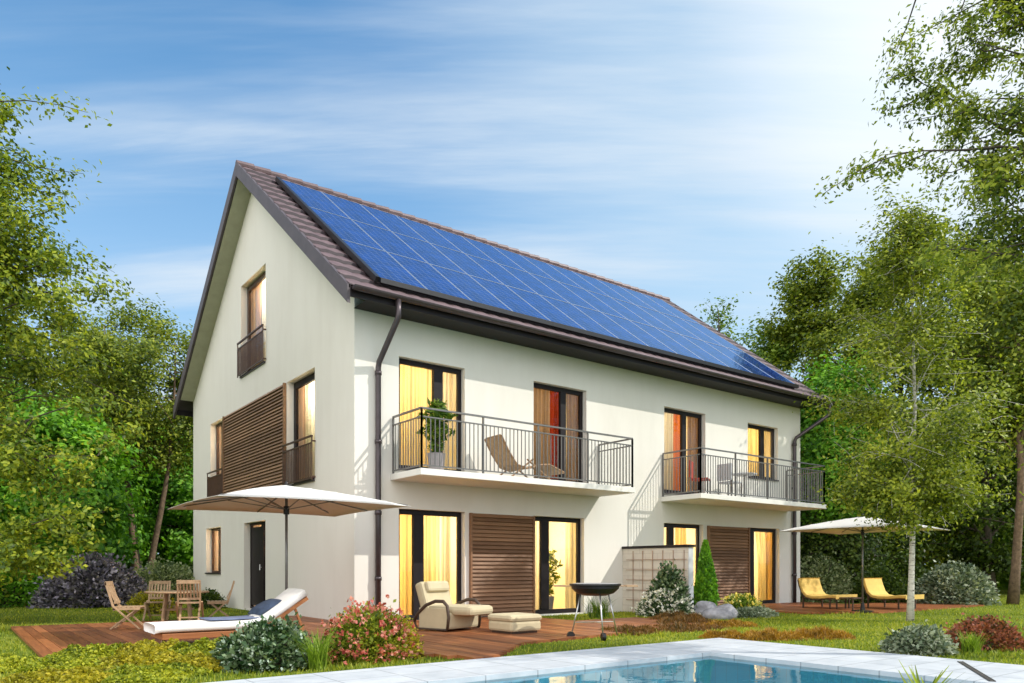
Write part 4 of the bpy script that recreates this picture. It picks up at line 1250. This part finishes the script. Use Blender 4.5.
# yellow lounge chairs with low table
def yellow_chair(label, loc, rz):
    root = thing("lounge_chair", label, "lounge chair", loc, rz, "yellow lounge chairs on the rear deck")
    prof = [(-0.42, 0.72), (-0.37, 0.55), (-0.30, 0.38), (-0.18, 0.27), (0.0, 0.235), (0.25, 0.24), (0.55, 0.275), (0.72, 0.265)]
    V = []; n = len(prof); w = 0.37; th = 0.07
    for i, (x, z) in enumerate(prof):
        a = prof[max(i - 1, 0)]; c = prof[min(i + 1, n - 1)]
        d = Vector((c[0] - a[0], 0, c[1] - a[1])).normalized(); nn = Vector((-d.z, 0, d.x))
        for y, k in ((-w, 0), (w, 0), (w, 1), (-w, 1)): V.append(Vector((x, y, z)) + nn * th * k)
    F = []
    for i in range(n - 1):
        for k in range(4): F.append((i * 4 + k, i * 4 + (k + 1) % 4, (i + 1) * 4 + (k + 1) % 4, (i + 1) * 4 + k))
    F.append((0, 1, 2, 3)); F.append(tuple(range((n - 1) * 4, n * 4))[::-1])
    b = MB(); b.add(V, F); b.build("cushion", M['yellow'], root, bevel=0.02)
    b = MB()
    for y in (-w + 0.02, w - 0.02):
        pts = [(x - 0.01, y, z - 0.025) for x, z in prof]; b.tube(pts, 0.014, 6)
    b.build("frame", M['rattan'], root)
    for x, top in ((-0.26, 0.30), (0.52, 0.25)):
        for y in (-w + 0.02, w - 0.02):
            q = MB(); q.bar((x, y, 0.0), (x, y, top), 0.03, 0.03); q.build("leg", M['rattan'], root)
    return root
y0 = yellow_chair("yellow cushioned lounge chair beside the house's far corner downpipe", (11.58, -2.16, 0.04), R(-98))
dup(y0, (12.70, -3.22, 0.04), R(-95), "yellow cushioned lounge chair just left of the birch trunk")
root = thing("side_table", "small dark low table between the two yellow lounge chairs", "side table", (11.45, -2.95, 0.04))
b = MB(); b.box(-0.24, 0.24, -0.24, 0.24, 0.26, 0.29); b.build("tabletop", M['rattan'], root)
for x in (-0.2, 0.2):
    for y in (-0.2, 0.2):
        q = MB(); q.bar((x, y, 0.0), (x, y, 0.26), 0.03, 0.03); q.build("leg", M['rattan'], root)

# privacy wall
root = thing("privacy_wall", "low pale stone block wall with dark cap between the two terraces", "wall", (0, 0, 0))
b = MB(); b.box(6.78, 6.93, -1.96, -0.004, 0.0, 1.475)
b.build("wall", M['brick'], root)
b = MB(); b.box(6.777, 6.933, -1.972, -1.961, 0.0, 1.474); b.build("end_face", M['endgrey'], root)
b = MB(); b.box(6.75, 6.96, -2.00, -0.003, 1.478, 1.535); b.build("cap", M['frame'], root, bevel=0.006)
b = MB()
for y in (-1.85, -1.55, -1.25, -0.95, -0.65, -0.35): b.bar((6.767, y, 0.02), (6.767, y, 1.42), 0.014, 0.016)
for z in (0.30, 0.53, 0.76, 0.99, 1.22): b.bar((6.752, -1.93, z), (6.752, -0.15, z), 0.012, 0.016)
b.build("trellis", M['trellis'], root)

# rocks
def rock(label, loc, rx, ry, rz_, seed):
    bm = bmesh.new(); bmesh.ops.create_icosphere(bm, subdivisions=4, radius=1.0)
    rng = np.random.default_rng(seed); k = rng.normal(size=(14, 3)); ph = rng.uniform(0, 6, 14)
    for v in bm.verts:
        d = v.co.copy(); s = 1.0
        for i in range(14): s += 0.035 / (1 + i * 0.12) * math.sin((1.4 + i * 0.5) * d.dot(Vector(k[i])) + ph[i])
        v.co = Vector((d.x * rx * s, d.y * ry * s, max(-0.25, d.z * s) * rz_))
    me = bpy.data.meshes.new("boulder"); bm.to_mesh(me); bm.free()
    o = link("boulder", me, M['rock'], None, smooth=True); o.location = loc; o.rotation_euler = (0, 0, seed)
    return tag(o, label, "rock", "garden boulders")
rock("rounded grey boulder directly in front of the conical cypress", (7.15, -2.12, 0.06), 0.30, 0.24, 0.27, 3)
rock("smaller grey boulder lower and right of the rounded one", (6.60, -2.85, 0.04), 0.34, 0.22, 0.19, 8)
rock("flat pale grey boulder under the yellow flowers", (7.05, -2.72, 0.04), 0.24, 0.2, 0.24, 5)

# things on the balconies
def potted(name, label, loc, ph, pr, h, seed, leafmat, cat="potted plant", n=700, leaf=0.16):
    root = thing(name, label, cat, loc)
    b = MB(); b.lathe([(0.0, 0.0), (pr * 0.75, 0.0), (pr, ph), (pr * 0.9, ph), (pr * 0.85, ph * 0.88), (0, ph * 0.88)], 20); b.build("pot", M['pot'], root)
    rng = np.random.default_rng(seed)
    b = MB()
    for i in range(3):
        b.tube(curve_pts((0.03 * math.cos(i * 2), 0.03 * math.sin(i * 2), ph * 0.85), (0.06 * math.cos(i * 2.3), 0.06 * math.sin(i * 2.3), h * (0.72 + 0.1 * i)), 4, 0.03, rng), 0.012, 6)
    b.build("stem", M['bark'], root)
    z = rng.beta(1.6, 1.5, n) * (h - ph * 1.2) + ph * 1.05
    q = (z - ph) / (h - ph)
    rad = (0.30 * np.sin(np.clip(q * 2.9, 0, 3.14)) ** 0.7 + 0.03) * np.sqrt(rng.random(n)) * (0.8 + 0.3 * np.sin(q * 21))
    a = rng.uniform(0, 6.28, n)
    P = np.stack([rad * np.cos(a), rad * np.sin(a), z], 1)
    link("foliage", leaves_mesh("foliage", P, leaf, rng, 3.2, 0.25, 0.3), leafmat, root)
    return root
potted("potted_plant", "tall leafy potted shrub at the left end of the nearer balcony", (1.28, -0.72, 2.775), 0.34, 0.17, 1.38, 4, M['l_mid'])
potted("potted_plant", "yellow green houseplant glowing behind the right terrace window", (4.95, 0.55, 0.05), 0.34, 0.16, 1.45, 7, M['l_yellow'], n=420)
def deckchair(name, label, loc, rz, matf, matc):
    root = thing(name, label, "deck chair", loc, rz)
    b = MB(); pts = [(-0.62, 0.84), (-0.45, 0.55), (-0.25, 0.30), (0.0, 0.24), (0.30, 0.33), (0.55, 0.36), (0.95, 0.22)]
    V = []; F = []; w = 0.27
    for x, z in pts: V += [(x, -w, z), (x, w, z), (x, w, z - 0.03), (x, -w, z - 0.03)]
    for i in range(len(pts) - 1):
        for k in range(4): F.append((i * 4 + k, i * 4 + (k + 1) % 4, (i + 1) * 4 + (k + 1) % 4, (i + 1) * 4 + k))
    b.add(V, F); b.build("seat", matc, root)
    for s in (-1, 1):
        q = MB(); q.tube([(p[0], s * (w + 0.02), p[1] - 0.02) for p in pts], 0.02, 6); q.build("side_rail", matf, root)
        q = MB(); q.tube([(-0.42, s * (w + 0.02), 0.0), (0.15, s * (w + 0.02), 0.42)], 0.017, 6); q.build("leg", matf, root)
        q = MB(); q.tube([(0.62, s * (w + 0.02), 0.0), (0.0, s * (w + 0.02), 0.40)], 0.017, 6); q.build("leg", matf, root)
    return root
deckchair("deck_chair", "reclining wooden deck chair behind the nearer balcony's bars", (3.30, -0.55, 2.775), R(-2), M['teak'], M['teakpale'])
def patio_chair(label, loc, rz, mat, cmat, group=None):
    root = thing("patio_chair", label, "chair", loc, rz, group)
    b = MB(); b.box(-0.21, 0.21, -0.22, 0.22, 0.40, 0.44); b.build("seat", cmat, root, bevel=0.01)
    b = MB(); b.box(-0.24, -0.20, -0.22, 0.22, 0.46, 0.88); b.build("backrest", cmat, root, bevel=0.01)
    for x in (-0.2, 0.2):
        for y in (-0.2, 0.2):
            q = MB(); q.bar((x, y, 0), (x, y, 0.40 if x > 0 else 0.86), 0.028, 0.028); q.build("leg", mat, root)
    return root
patio_chair("dark balcony chair with red cushion outside the orange curtained door", (8.85, -0.60, 2.775), R(-60), M['black'], M['red'])
patio_chair("grey balcony chair left of the grey balcony table", (10.0, -0.6, 2.775), R(0), M['rail'], M['endgrey'])
root = thing("balcony_table", "small round grey table in the middle of the far balcony", "table", (10.6, -0.6, 2.775))
b = MB(); b.lathe([(0, 0.66), (0.32, 0.66), (0.32, 0.69), (0, 0.69)], 24); b.build("tabletop", M['endgrey'], root)
b = MB(); b.tube([(0, 0, 0.0), (0, 0, 0.66)], 0.025, 8); b.build("leg", M['rail'], root)
b = MB(); b.lathe([(0, 0), (0.2, 0), (0.2, 0.02), (0, 0.03)], 20); b.build("base", M['rail'], root)

# dark drain grate let into the paving
root = thing("drain_grate", "dark slotted drain grate set into the pool paving at lower right", "drain", (2.11, -9.38, 0.0), math.atan2(-0.657, -1.066))
b = MB(); b.box(-0.75, 0.75, -0.026, -0.020, 0.031, 0.038); b.box(-0.75, 0.75, 0.020, 0.026, 0.031, 0.038); b.build("frame", M['black'], root)
b = MB(); b.box(-0.75, 0.75, -0.020, 0.020, 0.0305, 0.0325); b.build("channel", M['black'], root)
b = MB()
for i in range(50): b.box(-0.745 + i * 0.03, -0.730 + i * 0.03, -0.020, 0.020, 0.033, 0.0365)
b.build("slats", M['rail'], root)

# ------------------------------------------------------------------ beds and shrubs near the pool
shrub("flowering_shrub", "rounded green shrub with pale buds between the yellow border and grass tuft", (-3.22, -4.85, 0), 0.50, 0.46, 0.48, 11, M['l_box'], 3800, 0.066, 0.26, flowers=M['f_blue'], nf=130, fsize=0.030)
shrub("flowering_shrub", "round red and pink flowering bush at the corner of the deck", (-2.08, -4.80, 0), 0.54, 0.48, 0.58, 12, M['l_birch'], 4600, 0.052, 0.20, flowers=M['f_pink'], nf=360, fsize=0.044)
shrub("shrub", "yellow green leaved bush against the right of the pink flowering bush", (-1.80, -4.86, 0), 0.32, 0.36, 0.50, 13, M['l_gold'], 2400, 0.042, 0.18)
def tuft(label, loc, n, H, seed, mat, W=0.012, spread=0.10, lean=0.9, name="grass_tuft"):
    rng = np.random.default_rng(seed); a = rng.uniform(0, 6.28, n); q = rng.random(n) * spread
    B = np.stack([q * np.cos(a), q * np.sin(a), np.zeros(n)], 1)
    o = link(name, blades_mesh(name, B, H, W, rng, lean), mat); o.location = loc
    return tag(o, label, "ornamental grass")
tuft("bright lime ornamental grass tuft between the two flowering shrubs", (-2.86, -5.28, 0), 170, 0.36, 3, M['l_lime'])
tuft("lime ornamental grass tuft between the silvery and the red shrub", (3.95, -8.62, 0), 150, 0.24, 4, M['l_lime'])
tuft("green grass clump growing at the house wall behind the barbecue", (4.75, -1.35, 0), 140, 0.42, 5, M['l_mid'], 0.014, 0.22)
shrub("shrub", "small silvery green rounded shrub at the paving's right edge", (3.45, -8.22, 0), 0.42, 0.40, 0.36, 14, M['l_silver'], 3000, 0.056, 0.26)
shrub("shrub", "small red leaved shrub right of the silvery one", (4.72, -8.46, 0), 0.56, 0.46, 0.40, 15, M['l_red'], 3600, 0.050, 0.3)
LOW = [(-4.55, -3.15, 0.46, 0.38, 0.21, "low yellow green mat at the deck's near left corner"), (-4.0, -3.30, 0.48, 0.40, 0.23, "low golden mat in front of the lounger's foot end"),
       (-4.9, -3.9, 0.44, 0.52, 0.17, "low yellow green mat at the far left of the border"), (-4.25, -4.05, 0.50, 0.48, 0.20, "low golden mat in the middle of the left border"),
       (-3.50, -3.60, 0.46, 0.40, 0.24, "low golden mat touching the pale budded shrub"), (-5.0, -4.75, 0.50, 0.44, 0.13, "yellow mat nearest the photo's bottom left corner"),
       (-4.35, -4.95, 0.46, 0.42, 0.14, "low yellow mat just in front of the middle of the left border"), (-3.80, -4.55, 0.40, 0.40, 0.17, "small golden mat left of the pale budded shrub's foot"),
       (-5.45, -3.3, 0.44, 0.44, 0.15, "low yellow green mat on the lawn left of the deck corner")]
for i, (x, y, rx, ry, h, lab) in enumerate(LOW):
    cover("ground_cover", lab, (x, y, 0), rx, ry, h, 20 + i, M['l_gold'] if i % 2 else M['l_yellow'], 3200, 0.040, group="low yellow plants in the left border", sprig=False)
for i, (x, y, rx, ry, h) in enumerate([(3.7, -6.05, 0.50, 0.45, 0.17), (4.45, -6.35, 0.55, 0.42, 0.18), (3.3, -5.55, 0.35, 0.35, 0.13)]):
    cover("heather", ["amber heather mound in the middle of the bed by the pool corner", "amber heather mound at the right end of the bed by the pool corner", "small amber heather mound nearest the pool corner"][i], (x, y, 0), rx, ry, h, 30 + i, M['l_amber'], 3200, 0.036, cat="heather", group="amber heather by the pool corner")
for i, (x, y, rx, ry, h) in enumerate([(2.9, -4.1, 0.62, 0.5, 0.14), (4.0, -4.2, 0.7, 0.55, 0.14), (5.0, -3.3, 0.7, 0.5, 0.17), (5.7, -2.6, 0.65, 0.5, 0.20), (5.2, -4.2, 0.6, 0.5, 0.13)]):
    cover("heather", ["russet heather patch right beside the barbecue's legs", "russet heather patch in the middle of the lawn bed", "russet heather patch at the deck's right end", "tall russet heather patch under the white flowering shrub", "russet heather patch in front of the grey boulders"][i], (x, y, 0), rx, ry, h, 40 + i, M['l_russet'] if i != 4 else M['l_amber'], 2800, 0.040, cat="heather", group="russet heather by the terrace")
shrub("rhododendron", "dark green upright shrub trained on the stone block wall", (6.38, -1.75, 0), 0.28, 0.62, 1.18, 50, M['l_box'], 3200, 0.085, 0.45)
shrub("flowering_shrub", "white flowering bush at the foot of the stone block wall", (6.15, -1.85, 0), 0.42, 0.68, 0.56, 51, M['l_box'], 4200, 0.055, 0.2, flowers=M['f_white'], nf=230, fsize=0.055)
shrub("flowering_shrub", "yellow flowering bush right of the conical cypress", (8.2, -2.30, 0), 0.50, 0.46, 0.42, 52, M['l_mid'], 3400, 0.055, 0.25, flowers=M['f_yellow'], nf=150, fsize=0.055)
shrub("juniper", "low blue green spreading juniper beside the boulders", (7.65, -2.95, 0), 0.62, 0.45, 0.24, 53, M['l_silver'], 3400, 0.05, 0.3)
# conical cypress
rng = np.random.default_rng(60)
root = thing("cypress", "bright green conical cypress in front of the slatted shutter", "tree", (7.72, -1.66, 0))
n = 9000; z = rng.random(n) ** 1.25 * 1.62 + 0.02; rr = 0.30 * (1 - (z / 1.68)) ** 0.75 * np.minimum(1, 0.55 + z * 1.3); a = rng.uniform(0, 6.28, n)
q = rng.uniform(0.5, 1.05, n) * (1 + 0.16 * np.sin(a * 4 + z * 11) * np.sin(z * 17 + a * 3)) * 1.12
P = np.stack([rr * q * np.cos(a), rr * q * np.sin(a), z], 1)
D = np.stack([np.cos(a) * 0.5, np.sin(a) * 0.5, np.full(n, 1.0)], 1)
link("crown", leaves_mesh("crown", P, 0.085, rng, 2.2, 0, 0.2, D), M['l_bright2'] if 'l_bright2' in M else M['l_bright'], root)
b = MB(); b.tube([(0, 0, -0.02), (0, 0, 1.5)], [0.035, 0.008], 8); b.build("trunk", M['bark'], root)
# plant reaching up at the pool's near edge, seen only by its tip
tuft("small green plant tip rising by the near pool edge", (-0.44, -10.06, -0.06), 34, 0.36, 8, M['l_yellow'], 0.034, 0.06, 0.8, "pool_plant")

# ------------------------------------------------------------------ left garden
shrub("purple_shrub", "broad purple grey leaved shrub behind the leftmost garden chair", (-2.75, 10.3, 0), 1.30, 1.1, 1.30, 70, M['l_purple'], 6500, 0.12, 0.26)
shrub("shrub", "pale green feathery shrub behind the garden table", (-0.65, 11.6, 0), 1.25, 1.0, 1.35, 71, M['l_pale'], 6000, 0.10, 0.3)
shrub("shrub", "dark green rounded shrub tucked against the house's rear corner", (0.9, 13.2, 0), 1.0, 1.0, 1.35, 72, M['l_dark'], 5000, 0.10, 0.2)
shrub("shrub", "small yellow leaved shrub between the garden chairs", (-2.15, 6.0, 0), 0.55, 0.5, 0.55, 73, M['l_gold'], 2600, 0.06, 0.3)
shrub("shrub", "small dark bush at the foot of the gable wall", (-0.55, 7.4, 0), 0.42, 0.42, 0.5, 74, M['l_dark'], 2200, 0.06, 0.2)
shrub("hedge_shrub", "dark hedge-like shrub at the photo's left edge", (-6.6, 10.8, 0), 1.9, 1.1, 1.25, 75, M['l_dark'], 8000, 0.10, 0.2)
shrub("hedge_shrub", "grassy bright green shrub between dark hedge and purple shrub", (-4.6, 12.0, 0), 1.3, 1.1, 1.7, 76, M['l_bright'], 7000, 0.11, 0.25)
tree("overhanging_tree", "near yellow green tree whose boughs hang in from the left edge", (-6.75, 4.55, 0), 9.9, 0.6, 2.45, 80, M['l_mix'], M['darkbark'], 76000, 0.095, 40, 0.17, twigs=8, sig=0.14, limbs_from=0.08, top_taper=0.25, hang=0.35, xw=1.5,
     extra=[(1.55, -1.5, 9.0), (1.2, -1.4, 8.2), (1.7, -1.9, 7.9), (2.1, -2.1, 7.0), (2.45, -2.3, 6.2), (2.2, -2.45, 5.6), (2.5, -2.47, 5.15), (3.0, -3.02, 3.9), (2.9, -2.9, 2.9), (2.36, -2.88, 1.9), (1.98, -2.35, 1.2), (2.0, -1.81, 6.4), (1.5, -1.9, 7.2), (2.2, -1.2, 4.4), (1.2, -1.6, 6.8), (1.0, -1.2, 7.6)])
tree("pine_tree", "twin-trunked tree with bare brown stems beside the gable", (-0.55, 16.2, 0), 10.4, 4.9, 2.7, 81, M['l_olive'], M['bark'], 42000, 0.13, 40, 0.17, stems=2, stem_pts=[(-1.0, 0.5, 9.4), (1.1, -0.4, 9.0)], limbs_from=0.48, twigs=7, sig=0.26)
bg_left = [
 ("low bright green tree in front of the twin-trunked tree's left side", -3.1, 14.2, 5.6, 0.4, 2.0, 'l_bright', 88),
 ("bright green bushy tree filling the gap left of the twin-trunked tree", -3.2, 19.5, 6.6, 0.3, 3.0, 'l_bright', 82),
 ("bright green bushy tree between twin trunks and house", 2.2, 22.5, 7.2, 0.3, 2.8, 'l_bright', 83),
 ("dark dense tree standing behind the bright bushes on the left", -7.5, 22.0, 9.0, 0.5, 3.6, 'l_dark', 84),
 ("tall olive green tree behind the twin-trunked tree", -2.0, 27.0, 12.0, 1.5, 4.0, 'l_olive', 85),
 ("mid green tree at the left edge behind the hanging boughs", -10.2, 16.0, 9.6, 0.5, 3.6, 'l_mid', 86),
 ("dark tree just behind the house's rear eave", 4.8, 27.0, 9.5, 0.6, 3.6, 'l_dark', 87)]
for lab, x, y, h, lo, r, m, sd in bg_left:
    tree("garden_tree", lab, (x, y, 0), h, lo, r, sd, M[m], M['darkbark'], 34000, 0.21, 38, 0.18, sig=0.34, limbs_from=0.08, group="trees behind the left garden", top_taper=0.35, twigs=6)

# ------------------------------------------------------------------ right garden
tree("birch", "slender white-trunked birch on the right lawn", (8.85, -5.60, 0), 7.75, 1.15, 1.45, 90, M['l_birch'], M['birch'], 36000, 0.080, 50, 0.062, lean=(0, 0), stem_pts=[(0.05, 0.02, 7.5)], limbs_from=0.25, gap=0.08, twigs=8, sig=0.17, top_taper=0.70, wob=0.007, hang=0.30, xw=2.2,
     extra=[(-0.85, 0.62, 3.1, 1.1), (0.75, -0.5, 3.6, 1.5), (-0.9, 0.2, 4.2, 2.2), (-0.91, 0.06, 2.4, 2.0), (0.22, -0.66, 2.7, 2.2), (-0.47, -0.15, 2.15, 1.9), (-1.15, 0.5, 2.5, 2.0), (0.6, -0.5, 2.4, 2.0)])
tree("overhanging_tree", "near tree whose leafy branch reaches in from the upper right corner", (4.75, -9.85, 0), 8.6, 4.6, 1.6, 91, M['l_birch'], M['darkbark'], 46000, 0.066, 34, 0.13, limbs_from=0.55, twigs=8, sig=0.085, top_taper=0.1, hang=0.25, xw=1.5, twig_len=0.27, elong=2.3,
     extra=[(-2.2, 1.55, 5.65, 4.9), (-1.93, 1.36, 6.5), (-1.65, 1.48, 7.6), (-1.5, 1.3, 4.75, 4.2), (-1.74, 0.97, 5.5), (-0.81, 1.02, 7.0), (-1.39, 0.71, 6.0), (-0.85, 0.8, 5.2), (-1.5, 0.97, 6.9), (-1.17, 0.79, 4.6, 4.2), (-1.2, 1.2, 6.3), (-0.9, 0.4, 5.6), (-1.1, 1.1, 7.9), (-0.5, 0.9, 4.9)])
bg_right = [
 ("tall olive tree with bare brown trunk at the right edge", 18.3, -4.0, 10.8, 5.6, 2.5, 'l_olive', 'bark', 92, 22000, 0.15),
 ("bright green sunlit tree just right of the house's far corner", 16.75, 0.35, 7.6, 2.4, 1.55, 'l_bright', 'darkbark', 93, 17000, 0.16),
 ("dark green bushy tree under the far balcony corner", 17.0, 0.9, 3.6, 0.2, 1.5, 'l_dark', 'darkbark', 94, 12000, 0.14),
 ("olive tree rising behind the roof's right end", 24.6, 5.9, 14.0, 1.0, 3.3, 'l_olive', 'darkbark', 95, 24000, 0.21),
 ("thin pale treetop peeking above the ridge end", 23.7, 10.4, 14.6, 8.5, 1.1, 'l_mid', 'darkbark', 96, 1500, 0.20),
 ("sparse treetop just left of the thin pale one above the ridge", 24.3, 12.4, 14.4, 9.0, 0.9, 'l_mid', 'darkbark', 103, 900, 0.20),
 ("dense green tree behind the lower end of the roof edge", 25.6, 8.9, 12.4, 0.8, 2.7, 'l_mid', 'darkbark', 97, 20000, 0.20),
 ("tall olive tree directly behind the birch's crown", 24.7, 2.1, 14.2, 0.8, 3.3, 'l_olive', 'darkbark', 98, 24000, 0.20),
 ("dark tall tree between the birch and the right edge", 25.1, -0.9, 13.6, 0.8, 3.6, 'l_dark', 'darkbark', 99, 24000, 0.20),
 ("dark tree filling the gap behind the grey bush", 29.2, 0.8, 10.5, 0.3, 3.6, 'l_mid', 'darkbark', 104, 18000, 0.22),
 ("low dark green tree behind the far patio umbrella", 20.7, 1.3, 6.0, 0.2, 2.3, 'l_dark', 'darkbark', 105, 16000, 0.17)]
for lab, x, y, h, lo, r, m, bk, sd, nl, ls in bg_right:
    tree("garden_tree", lab, (x, y, 0), h, lo, r, sd, M[m], M[bk], int(nl * 1.8), ls * 0.92, 38, 0.14 if bk == 'bark' else 0.19, sig=0.30, limbs_from=max(0.06, lo / h * 0.8), group="trees behind the right garden", top_taper=0.35, twigs=6)
shrub("shrub", "silvery grey rounded bush on the far right lawn", (16.9, -3.0, 0), 1.15, 1.0, 1.18, 100, M['l_silver'], 6000, 0.11, 0.18)
shrub("shrub", "pale green bush behind the first yellow lounge chair", (15.6, 0.2, 0), 1.05, 0.9, 1.42, 101, M['l_pale'], 6500, 0.095, 0.3)
shrub("shrub", "dark low bush behind the second yellow lounge chair", (16.2, -1.3, 0), 0.9, 0.8, 1.0, 102, M['l_dark'], 5000, 0.09, 0.25)

# far-off wood closing the horizon
rng = np.random.default_rng(200)
n = 52000
az = rng.uniform(-0.95, 0.95, n); dd = rng.uniform(38, 62, n)
hgt = 6.5 + 1.8 * np.sin(az * 13) + 1.2 * np.sin(az * 29 + 1) + (dd - 38) * 0.10
zz = rng.random(n) * hgt
s = np.sin(az) * dd; f = np.cos(az) * dd
P = np.stack([-5.83 + 0.6 * f + 0.8 * s, -12.5 + 0.8 * f - 0.6 * s, zz], 1)
wd = link("woodland", leaves_mesh("woodland", P, 0.62, rng, 1.5, 0.1, 0.4), M['l_mid'])
tag(wd, "far-off green woodland closing the view behind the gardens", "woodland"); wd["kind"] = "stuff"
